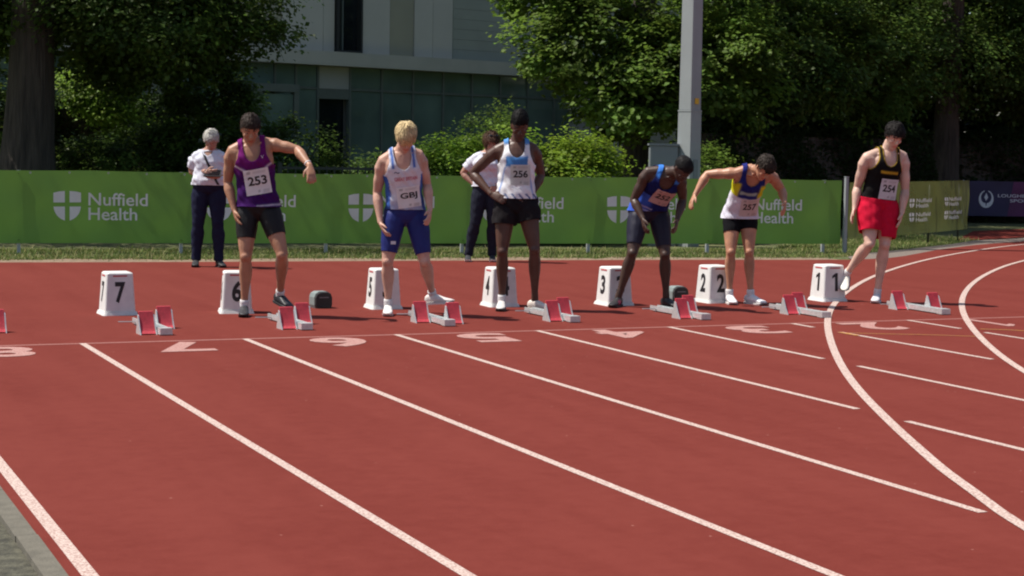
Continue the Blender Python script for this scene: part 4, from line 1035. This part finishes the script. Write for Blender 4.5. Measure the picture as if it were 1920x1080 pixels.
def trousers(B, e, c, waist=.12):
    J = B.J
    def hemf(t): return 1+.4*max(0, t-.6)
    def fld(V):
        u, t, v = B.coords(V); f = np.where(V[:, 2] > .6, (waist-t)*B.L, 1.)
        g = np.minimum(V[:, 2]-.055, 1.)
        return np.minimum(f, g)
    pr = B.torso(.012, lo=-.18, hi=.30)[:1]+B.hips(.012)+B.leg('R', .016, hemf)+B.leg('L', .016, hemf)
    return garment('trousers', B, pr, fld, flatc(c), M['cloth'], e, fold=.004, fdir=(.6, .12, .5))
def polo(B, e, c, sleeve=.62, hem=.06):
    J = B.J
    def fld(V):
        u, t, v = B.coords(V)
        g = np.full(len(V), 9.)
        for k in 'RL':
            a = J['el'+k]-J['sh'+k]; d = V-J['sh'+k]; s = d@a/(a@a); p = np.linalg.norm(d-s[:, None]*a, axis=1)
            g = np.where((s > .15) & (p < .11), np.minimum(g, (sleeve-s)*.25), g)
        q = np.clip((1.0-t)/.10, 0, 9); nk = np.where(v > 0, abs(u)-.05*(1-q*q), abs(u)+.02); nk = np.where(t > 1.02, 1.045-t, nk)
        return np.minimum(np.minimum(g, nk), (t-hem)*B.L)
    pr = B.torso(.016, lo=-.25, drape=.02, skirt=True)
    for k in 'RL':
        a, b = J['sh'+k], J['el'+k]
        pr.append(limb([a, a+(b-a)*.35, a+(b-a)*.8], [.068, .070, .072], 14))
    o = garment('polo_shirt', B, pr, fld, flatc(c), M['cloth'], e, fold=.007)
    nb, x, f = B.at(1.0)
    cl = MB()
    for s in (-1, 1):
        pts = [nb-f*.062+np.array([0, 0, .03]), nb+x*s*.06-f*.02+np.array([0, 0, .03]), nb+x*s*.066+f*.03+np.array([0, 0, .005]), nb+x*s*.03+f*.085-np.array([0, 0, .03])]
        V = []
        for p in pts: V += [p, p+x*s*.012+f*.006-np.array([0, 0, .035])]
        V2 = V+[q+x*s*.004+f*.004 for q in V]
        cl.add(V2, [(2*i, 2*i+1, 2*i+3, 2*i+2) for i in range(3)]+[(8+2*i, 8+2*i+2, 8+2*i+3, 8+2*i+1) for i in range(3)])
    me = to_mesh('collar', cl.V, cl.F, M['cloth'], False, np.tile(np.array(c), (len(cl.V), 1))); obj('collar', me, e)
    return o

def hair(B, e, c, th=.012, top=.0, tuft=350, ln=.03, fringe=.055, hl=None, side=.012, messy=.5, tw=.005):
    V, F = B.head_loft(th, top)
    F2 = []
    for f in F: F2 += [f] if len(f) == 3 else [(f[0], f[1], f[2]), (f[0], f[2], f[3])]
    bm = bmesh.new(); vs = [bm.verts.new(v) for v in V]
    for f in F2:
        try: bm.faces.new([vs[i] for i in f])
        except ValueError: pass
    bmesh.ops.subdivide_edges(bm, edges=bm.edges[:], cuts=1, use_grid_fill=True); bmesh.ops.triangulate(bm, faces=bm.faces[:])
    bm.verts.ensure_lookup_table(); bm.verts.index_update()
    V = np.array([v.co[:] for v in bm.verts]); F = np.array([[v.index for v in f.verts] for f in bm.faces]); bm.free()
    h = (V-B.J['hed'])@B.HM.T/B.hk
    ys, zs = hl or ([-.12, -.06, -.025, .0, .03, .055, .075, .12], [-.075, -.065, -.02, side, side+.02, .045, fringe, fringe])
    f = h[:, 2]-np.interp(h[:, 1], ys, zs)+.004*np.sin(h[:, 0]*160)
    V, F = clip(V, F, f)
    N = normals(V, F)
    V = V+N*(rng.normal(0, .0016, len(V)))[:, None]
    # locks of hair following the flow from the crown
    ctr = B.J['hed']+B.HM[2]*.02*B.hk; crown = B.hpt(0, -.05, .115)
    A = np.linalg.norm(np.cross(V[F[:, 1]]-V[F[:, 0]], V[F[:, 2]]-V[F[:, 0]]), axis=1); A /= A.sum()
    TV = []; TF = []; TC = []
    cc = np.array(c)
    for ti in rng.choice(len(F), tuft, p=A):
        w = rng.dirichlet([1, 1, 1]); p = (V[F[ti]]*w[:, None]).sum(0); n = unit((N[F[ti]]*w[:, None]).sum(0))
        fl = p-crown; fl = unit(fl-n*(fl@n)); fl = unit(fl+rng.normal(0, messy*.6, 3)); fl = unit(fl-n*(fl@n))
        s = np.cross(n, fl)*tw*rng.uniform(.7, 1.4); l = ln*rng.uniform(.6, 1.3)
        q = [p-n*.002, p+fl*l*.45+n*l*(.10+.25*messy*rng.random()), p+fl*l+n*l*(.02+.35*messy*rng.random()-.1)]
        b = len(V)+len(TV)
        TV += [q[0]-s, q[0]+s, q[1]-s*.9, q[1]+s*.9, q[1]+n*tw*.6, q[2]]
        TF += [[b, b+1, b+4], [b+1, b+3, b+4], [b, b+4, b+2], [b+2, b+4, b+5], [b+4, b+3, b+5]]
        TC += [cc*rng.uniform(.65, 1.35)]*6
    c0 = np.tile(cc, (len(V), 1))*rng.uniform(.75, 1.2, (len(V), 1))
    V = np.vstack([V, TV]); F = F.tolist()+TF; C = np.vstack([c0, TC])
    return obj('hair', to_mesh('hair', V, F, M['hair'], True, np.clip(C, 0, 1)), e)

def shoe(B, e, k, c, sole='sole_white', flat=True, sock=True, plate=None, trim=None):
    J = B.J; an, to = J['an'+k], J['to'+k]
    d = to-an
    if flat: fx = unit([d[0], d[1], 0]); up = np.array([0, 0, 1.]); org = np.array([an[0], an[1], 0.])
    else:
        hd = unit([d[0], d[1], 0]) if np.linalg.norm(d[:2]) > .03 else np.array([0, -1., 0])
        ang = math.atan2(d[2], np.linalg.norm(d[:2]))+.36
        fx = unit(hd*math.cos(ang)+np.array([0, 0, 1.])*math.sin(ang)); lat0 = unit(np.cross(fx, [0, 0, 1.])); up = np.cross(lat0, fx); org = an-up*.086
    lat = np.cross(up, fx)
    #          x     hw    zlo   zhi
    prof = [(-.072, .018, .030, .066), (-.062, .029, .016, .086), (-.03, .036, .014, .096), (.0, .038, .014, .098), (.04, .039, .014, .092), (.08, .041, .014, .072), (.12, .045, .015, .055), (.155, .043, .016, .047), (.18, .034, .018, .040), (.196, .016, .022, .034)]
    cs = [org+fx*p[0]+up*(p[2]+p[3])/2 for p in prof]
    V, F = loft(cs, [lat]*10, [up]*10, [p[1] for p in prof], [(p[3]-p[2])/2 for p in prof], 14, 2.7)
    C = np.tile(np.array(c, float), (len(V), 1))
    if trim is not None:
        x = (V-org)@fx; z = (V-org)@up
        C[(x > .02) & (x < .085) & (z < .06)] = trim
    o = obj('shoe', to_mesh('shoe', V, F, M['shoe'], True, C), e)
    sub = o.modifiers.new('s', 'SUBSURF'); sub.levels = 1; sub.render_levels = 1
    m = MB(); n = 12; ring = []
    for z, g in ((.0, .96), (.018, 1.03)):
        for p in prof: ring.append(org+fx*p[0]*g+lat*p[1]*g*1.04+up*(z+(.012 if p[0] > .17 else 0)))
        for p in prof[::-1]: ring.append(org+fx*p[0]*g-lat*p[1]*g*1.04+up*(z+(.012 if p[0] > .17 else 0)))
    q = 20
    m.add(ring, [tuple(range(q))[::-1], tuple(range(q, 2*q))]+[(i, (i+1) % q, q+(i+1) % q, q+i) for i in range(q)])
    m.build('sole', M[sole], o)
    if sock:
        kn = J['kn'+k]; a = unit(kn-an)
        V, F = limb([an-up*.03, an+a*.0, an+a*.035, an+a*.052], [.036, .0385, .0385, .0375], 14)
        obj('sock', to_mesh('sock', V, F, M['sock'], True), e)

def bib(B, e, text, GV, GF, s=.4, u=.02, w=.22, h=.22, rot=0., tint_=(.82, .81, .80), tc='black'):
    bv = BVHTree.FromPolygons([tuple(v) for v in GV], [tuple(f) for f in GF])
    ca, sa = math.cos(rot), math.sin(rot)
    def surf(a, b, off):
        a2, b2 = a*ca-b*sa, a*sa+b*ca
        p, x, f = B.at_f(s+b2/B.L)
        o = p+x*(u+a2)+f*.5
        hit = bv.ray_cast(Vector(o), Vector(-f), 1.)
        q = np.array(hit[0]) if hit[0] is not None else p+x*(u+a2)+f*.13
        return q+f*off
    n = 10; P = np.array([[surf(-w/2+w*i/n, -h/2+h*j/n, 0) for j in range(n+1)] for i in range(n+1)])
    f0 = B.at_f(s)[2]
    dep = P@f0
    for _ in range(6):   # paper is stiffer than cloth: smooth and keep it outside
        D = np.pad(dep, 1, mode='edge'); dep = np.maximum(dep, (D[:-2, 1:-1]+D[2:, 1:-1]+D[1:-1, :-2]+D[1:-1, 2:])/4)
    def on(a, b, off):
        i = (a/w+.5)*n; j = (b/h+.5)*n; i0 = int(min(max(i, 0), n-1)); j0 = int(min(max(j, 0), n-1)); fi, fj = i-i0, j-j0
        q = (P[i0, j0]*(1-fi)+P[i0+1, j0]*fi)*(1-fj)+(P[i0, j0+1]*(1-fi)+P[i0+1, j0+1]*fi)*fj
        dd = (dep[i0, j0]*(1-fi)+dep[i0+1, j0]*fi)*(1-fj)+(dep[i0, j0+1]*(1-fi)+dep[i0+1, j0+1]*fi)*fj
        return q+f0*(dd-q@f0+off)
    k = 20; V = [on(-w/2+w*i/k, -h/2+h*j/k, .005) for i in range(k+1) for j in range(k+1)]
    F = [(i*(k+1)+j, (i+1)*(k+1)+j, (i+1)*(k+1)+j+1, i*(k+1)+j+1) for i in range(k) for j in range(k)]
    C = np.tile(np.array(tint_), (len(V), 1)); ij = [(i, j) for i in range(k+1) for j in range(k+1)]
    for q, (i, j) in enumerate(ij):
        if 17 <= j <= 18 and 3 <= i <= 5: C[q] *= .55
        if 17 <= j <= 18 and 8 <= i <= 17: C[q] *= .82
        if 1 <= j <= 3 and 14 <= i <= 18: C[q] *= .75
        if 2 <= j <= 3 and 10 <= i <= 11: C[q] *= .6
    o = obj('race_bib', to_mesh('race_bib', V, F, M['bib'], True, C), e)
    V2, F2 = fit_text(text, -w*.36, w*.38, -h*.13, h*.22, .025)
    obj('bib_number', to_mesh('bib_number', [on(a, b, .008) for a, b in V2], F2, M[tc]), o)
    return on
def at_f(s, t):
    x = (t+.35)/.02; i = int(min(max(x, 0), 79)); a = min(max(x-i, 0), 1)
    return s.P[i]*(1-a)+s.P[i+1]*a, unit(s.X[i]*(1-a)+s.X[i+1]*a), unit(s.F[i]*(1-a)+s.F[i+1]*a)
Body.at_f = at_f

def chest_print(B, e, text, GV, GF, s, u, w, h, m, name='lettering'):
    bv = BVHTree.FromPolygons([tuple(v) for v in GV], [tuple(f) for f in GF])
    V2, F2 = fit_text(text, -w/2, w/2, -h/2, h/2, .02); V = []
    for a, b in V2:
        p, x, f = B.at_f(s+b/B.L); hit = bv.ray_cast(Vector(p+x*(u+a)+f*.5), Vector(-f), 1.)
        q = np.array(hit[0]) if hit[0] is not None else p+x*(u+a)+f*.13
        V.append(q+f*.004)
    return obj(name, to_mesh(name, V, F2, m), e)

def person(key, label, skin, hairc, group=None, **kw):
    B = Body(key, **kw)
    e = empty('person', (*B.loc, 0), -YAW)
    tag(e, label, 'person', group)
    pr = B.torso()+B.hips()+B.head()
    for k in 'RL': pr += B.arm(k)+B.leg(k)+B.hand(k)
    for k, fl in (('R', B.flat[0]), ('L', B.flat[1])):
        an, to = B.J['an'+k], B.J['to'+k]; pr.append(limb([an+np.array([0, 0, .02]), an-np.array([0, 0, .02]), an*.8+to*.2-np.array([0, 0, .02])], [.033, .028, .016], 10))
    V, F = fuse(pr, .0060, 7)
    obj('body', to_mesh('body', V, F, M['skin'], True, skin_cols(B, V, skin, hairc)), e)
    for x in (-1, 1):
        c = B.hpt(x*.0315, .0718, .010); V, F = ball(c, .0108*B.hk, B.HM, 10, 8)
        ey = obj('eye', to_mesh('eye', V, F, M['eyewhite'], True), e)
        V, F = ball(c+B.HM[1]*.0040*B.hk-B.HM[2]*.0015, .0086*B.hk, B.HM, 8, 6); obj('iris', to_mesh('iris', V, F, M['iris'], True), ey)
    return B, e

def mix(a, b, w): return np.array(a)*(1-w[:, None])+np.array(b)*w[:, None]
def band(x, a, b, s=.006): return 1/(1+np.exp(-(x-a)/s))*1/(1+np.exp((x-b)/s))
runners = 'sprinters waiting behind their starting blocks'

# ---- runner 253
B, e = person('253', 'runner 253 in a purple vest and black shorts, one arm held out', (.40, .205, .125), (.03, .02, .016), runners, hf=(.22, -.78, -.55), flat=(True, False), bulk=1.05, curl=.45, thumbs=((.3, -1, 0), (-1, -.3, .2)))
def c253(u, t, v, V):
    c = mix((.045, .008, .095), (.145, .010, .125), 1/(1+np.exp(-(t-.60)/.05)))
    ln = t-(.50+abs(u)*1.15); c = mix_rows(c, (.62, .55, .64), band(ln, -.012, .018, .005)*(v > -.02))
    c = mix_rows(c, (.55, .5, .58), band(t, -.005, .012, .004)*(u > .0))
    return c
def mix_rows(c, b, w): return c*(1-w[:, None])+np.array(b)[None]*w[:, None]
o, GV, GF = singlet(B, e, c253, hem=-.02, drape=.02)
bib(B, e, '253', GV, GF, s=.40, u=.025, w=.215, h=.225, rot=.08)
chest_print(B, e, 'V', GV, GF, .80, .085, .028, .026, M['bannerprint'], 'chest_emblem')
shorts(B, e, flatc((.011, .010, .011)), hem=(.62, .60), inf=.006, waist=.12)
hair(B, e, (.034, .023, .018), th=.008, top=.014, ln=.026, fringe=.062, messy=.5)
shoe(B, e, 'R', (.035, .035, .038), 'sole_dark', True); shoe(B, e, 'L', (.03, .03, .033), 'sole_dark', False)
w = B.J['wrL']; ew = unit(w-B.J['elL']); V, F = limb([w-ew*.045, w-ew*.038], [.031, .031], 12)
obj('bracelet', to_mesh('bracelet', V, F, M['sock'], True), e)

# ---- blond runner, bib GBJ
B, e = person('gbj', 'blond runner with bib GBJ in pale vest and navy blue shorts', (.56, .33, .245), (.50, .34, .14), runners, hf=(.12, -.66, -.72), flat=(True, False), bulk=1.04, curl=.6)
def cgbj(u, t, v, V):
    c = np.tile(np.array([.66, .66, .73]), (len(u), 1))
    c = mix_rows(c, (.36, .42, .60), 1/(1+np.exp((t-.20)/.03)))
    c = mix_rows(c, (.05, .12, .40), 1/(1+np.exp(-(abs(u)-.122)/.005))*(t < .62)*(abs(v) < .075))
    c = mix_rows(c, (.04, .13, .45), band(abs(u), .080, .104, .003)*(t > .76))
    return c
o, GV, GF = singlet(B, e, cgbj, hem=.03, drape=.008, strap=.118)
bib(B, e, 'GBJ', GV, GF, s=.27, u=.025, w=.205, h=.19, rot=.04)
chest_print(B, e, 'GREAT BRITAIN', GV, GF, .585, .012, .20, .036, mat('red_print', (.52, .12, .19), .7, .05, 9))
sw = chest_print(B, e, '~', GV, GF, .70, -.065, .045, .016, mat('navy_print', (.03, .05, .15), .7, .05, 9), 'chest_mark')
shorts(B, e, flatc((.015, .023, .145)), hem=(.80, .86), inf=.006, waist=.12)
h0 = B.J['hipR']*.42+B.J['knR']*.58+np.array([.03, -.078, 0]); MB().box(h0[0]-.022, h0[0]+.022, h0[1]-.004, h0[1], h0[2]-.014, h0[2]+.014).build('flag_patch', M['bannerprint'], e)
hair(B, e, (.60, .46, .25), th=.010, top=.012, ln=.055, fringe=.030, messy=.10, tuft=1100, side=.0, tw=.0032)
shoe(B, e, 'R', (.70, .66, .63), 'sole_white', True); shoe(B, e, 'L', (.76, .70, .66), 'sole_white', False)

# ---- runner 256
B, e = person('256', 'runner 256 in a white and blue vest with hands on hips', (.088, .042, .028), (.008, .007, .007), runners, hf=(.08, -.86, -.50), bulk=1.05, curl=.35, thumbs=((.3, .3, 1), (-.3, .3, 1)))
def c256(u, t, v, V):
    c = np.tile(np.array([.78, .78, .80]), (len(u), 1))
    c = mix_rows(c, (.07, .22, .50), band(t, .60, .79, .008)*(abs(u) < .098)*(v > 0))
    c = mix_rows(c, (.10, .28, .60), band(t, .985, 1.2, .006))
    c = mix_rows(c, (.25, .35, .62), band(abs(u)-(.165-t*.11), -.004, .010, .002)*(t < .6)*(v > 0))
    st = np.sin((t*7+u*16)*6); c = mix_rows(c, (.12, .16, .30), (st > .45)*1.*(t < .13))
    return c
o, GV, GF = singlet(B, e, c256, hem=.06, drape=.035, sn=.76, fold=.006)
bib(B, e, '256', GV, GF, s=.46, u=.035, w=.18, h=.19, tint_=(.60, .61, .57))
shorts(B, e, flatc((.015, .013, .014)), hem=(.42, .36), inf=.016, flare=1.6, waist=.16, fold=.007, m='cloth')
hair(B, e, (.009, .008, .008), th=.006, top=.040, ln=.012, fringe=.062, messy=1.3, tuft=900, tw=.004, side=.045)
shoe(B, e, 'R', (.62, .58, .55), 'greensole', True); shoe(B, e, 'L', (.75, .66, .58), 'sole_white', True, sock=False)

# ---- runner bending over in royal blue
B, e = person('s3', 'runner in a royal blue vest bending forward over lane three', (.062, .034, .024), (.010, .009, .009), runners, hf=(.40, -.42, -.80), tilt=.1, bulk=1.05, curl=.6)
def cs3(u, t, v, V):
    c = mix((.012, .018, .11), (.010, .014, .09), t)
    c = mix_rows(c, (.05, .12, .55), 1/(1+np.exp(-(-u-.055)/.012))*(t < .45))
    c = mix_rows(c, (.05, .2, .62), band(t, .93, 1.2, .01)*(abs(u) > .05))
    c = mix_rows(c, (.5, .52, .68), band(t-.15*abs(u), .145, .165, .004)*(u < -.02)+band(t-.15*abs(u), .085, .10, .004)*(u < -.02))
    return c
o, GV, GF = singlet(B, e, cs3, hem=-.02, drape=.01)
bib(B, e, '252', GV, GF, s=.50, u=.03, w=.20, h=.21, rot=-.15, tint_=(.58, .40, .38))
shorts(B, e, flatc((.016, .016, .032)), hem=(.80, .82), inf=.006, waist=.10)
hair(B, e, (.011, .010, .010), th=.005, ln=.006, fringe=.05, messy=1., tuft=500, tw=.003)
shoe(B, e, 'R', (.02, .018, .02), 'sole_dark', True, sock=False, trim=(.5, .06, .14)); shoe(B, e, 'L', (.03, .028, .03), 'sole_dark', True, sock=False)

# ---- runner with arms spread, white vest with blue and yellow
B, e = person('s2', 'runner in white vest with blue chest and yellow sides, arms swung wide', (.45, .225, .135), (.025, .018, .014), runners, hf=(.30, -.45, -.84), bulk=.93, leg=.93, curl=.6, thumbs=((.3, -1, .2), (-.2, -1, .3)))
def cs2(u, t, v, V):
    c = np.tile(np.array([.66, .65, .74]), (len(u), 1))
    c = mix_rows(c, (.62, .62, .02), 1/(1+np.exp(-(abs(u)-(.085-(t-.4)*.12))/.004))*(t > .42)*(t < .80))
    c = mix_rows(c, (.016, .022, .16), 1/(1+np.exp(-(t-.76)/.01)))
    c = mix_rows(c, (.016, .022, .16), 1/(1+np.exp(-(t-.41)/.006))*(1/(1+np.exp((abs(u)-.098)/.004))))
    c = mix_rows(c, (.30, .42, .40), band(t, .50, .575, .006)*(abs(u) < .085)*(v > 0))
    return c
o, GV, GF = singlet(B, e, cs2, hem=-.10, drape=.014, inf=.016, under=.60, fold=.006)
bib(B, e, '257', GV, GF, s=.235, u=.045, w=.18, h=.19, rot=.05, tint_=(.62, .55, .53))
shorts(B, e, flatc((.008, .008, .010)), hem=(.46, .38), inf=.004, waist=-.03, m='cloth', fold=.003)
hair(B, e, (.030, .022, .017), th=.009, top=.006, ln=.028, fringe=.05, messy=.6)
shoe(B, e, 'R', (.78, .77, .78), 'sole_white', True); shoe(B, e, 'L', (.78, .77, .78), 'sole_white', True)

# ---- runner 254
B, e = person('254', 'runner 254 in black vest and bright red shorts, one foot lifted', (.62, .41, .32), (.02, .016, .014), runners, hf=(.28, -.74, -.60), flat=(False, True), bulk=1.08, arm=1.1, leg=1.08, curl=.3, thumbs=((-.4, -1, .3), (-.2, -1, 0)))
def c254(u, t, v, V):
    c = np.tile(np.array([.009, .008, .008]), (len(u), 1)); a = abs(u)
    c = mix_rows(c, (.50, .33, .03), band(t, .585, .635, .005)*(abs(u-.01) < .092)*(v > 0))
    arm = np.interp(t, [.56, .62, .68, .80, .90, 1.2], [.30, .176, .152, .128, .116, .116])-a
    q = np.clip((.97-t)/(.97-.74), 0, 3); nk = a-np.where(t > .97, .074, np.where(q < 1, .074*np.sqrt(np.clip(1-q*q, 0, 1)), -(q-1)*.1))
    c = mix_rows(c, (.50, .33, .03), band(arm, -.01, .006, .0015)*(t > .6))
    c = mix_rows(c, (.45, .30, .03), band(nk, -.01, .006, .0015)*(t > .7))
    return c
o, GV, GF = singlet(B, e, c254, hem=.0, drape=.0, fold=.004)
bib(B, e, '254', GV, GF, s=.27, u=.045, w=.195, h=.21, tint_=(.66, .66, .68))
shorts(B, e, flatc((.52, .008, .035)), hem=(.70, .84), inf=.024, flare=.6, waist=.055, fold=.006, m='cloth', smooth=7)
hair(B, e, (.017, .014, .013), th=.010, top=.016, ln=.036, fringe=.060, messy=.9, tuft=700, tw=.004)
shoe(B, e, 'R', (.78, .76, .68), 'greensole', False); shoe(B, e, 'L', (.62, .60, .62), 'sole_white', True)

# ---- officials
B, e = person('off1', 'white haired official in white polo and navy trousers holding a black tablet', (.42, .23, .165), (.42, .40, .36), 'track officials in white shirts', hf=(-.05, -.80, -.60), bulk=1.08, belly=.05, curl=.8, thumbs=((0, -.3, 1), (0, -.3, 1)))
_, GV, GF = polo(B, e, (.66, .67, .74), hem=.06)
trousers(B, e, (.016, .018, .042))
hair(B, e, (.50, .48, .43), th=.011, top=.008, ln=.035, fringe=.055, messy=.5, tuft=600, tw=.004, side=-.01)
shoe(B, e, 'R', (.03, .03, .032), 'sole_dark', True, sock=False); shoe(B, e, 'L', (.03, .03, .032), 'sole_dark', True, sock=False)
bv = BVHTree.FromPolygons([tuple(v) for v in GV], [tuple(f) for f in GF]); V = []; n = 16
for i in range(n+1):
    t = 1.0-i/n*.92; uc = -.06+i/n*.19
    for s in (-.013, .013):
        p, x, f = B.at_f(t); hit = bv.ray_cast(Vector(p+x*(uc+s)+f*.5), Vector(-f), 1.); q = np.array(hit[0]) if hit[0] is not None else p+x*(uc+s)+f*.12
        V.append(q+f*.006)
so2 = obj('shoulder_strap', to_mesh('shoulder_strap', V, [(2*i, 2*i+1, 2*i+3, 2*i+2) for i in range(n)], M['strap'], True), e); so2.modifiers.new('t', 'SOLIDIFY').thickness = .004
R3 = np.array([[math.cos(YAW), -math.sin(YAW)], [math.sin(YAW), math.cos(YAW)]])
def world_pt(B, q): xy = np.array(B.loc)+q[0]*np.array([math.cos(YAW), -math.sin(YAW)])+q[1]*np.array([math.sin(YAW), math.cos(YAW)]); return (xy[0], xy[1], q[2])
q = (B.J['fiR']+B.J['fiL'])/2+np.array([.0, -.015, .012])
tb = empty('tablet', world_pt(B, q), -YAW); tag(tb, 'black tablet held in both hands by the white haired official', 'tablet')
RX = Matrix.Rotation(math.radians(35), 4, 'X')
MB().box(-.10, .10, -.065, .065, -.006, .006, RX).build('case', M['device'], tb)
MB().box(-.09, .09, -.056, .056, .006, .008, RX).build('screen', M['lens'], tb)

B, e = person('off2', 'brown haired official in white shirt and dark trousers behind runner 256', (.46, .26, .19), (.07, .035, .022), 'track officials in white shirts', hf=(.30, -.86, -.30), bulk=1.05, female=True, curl=.4, thumbs=((.2, -.3, 1), (-.2, -.3, 1)))
polo(B, e, (.66, .66, .73), hem=.04)
trousers(B, e, (.018, .020, .032))
hair(B, e, (.075, .038, .024), th=.020, top=.006, ln=.075, fringe=.055, messy=.4, tuft=520, hl=([-.12, -.06, -.02, .02, .045, .06, .12], [-.13, -.13, -.12, -.08, .0, .055, .06]))
gl = MB()
for x in (-1, 1): gl.add(*ball(B.hpt(x*.034, .07, .115), np.array([.03, .02, .018]), B.HM))
gl.tube([B.hpt(-.075, -.01, .08), B.hpt(-.07, .06, .11), B.hpt(0, .085, .118), B.hpt(.07, .06, .11), B.hpt(.075, -.01, .08)], [.005]*5, 6)
gl.build('sunglasses', M['lens'], e, True)
shoe(B, e, 'R', (.035, .035, .04), 'sole_white', True, sock=False); shoe(B, e, 'L', (.035, .035, .04), 'sole_white', True, sock=False)
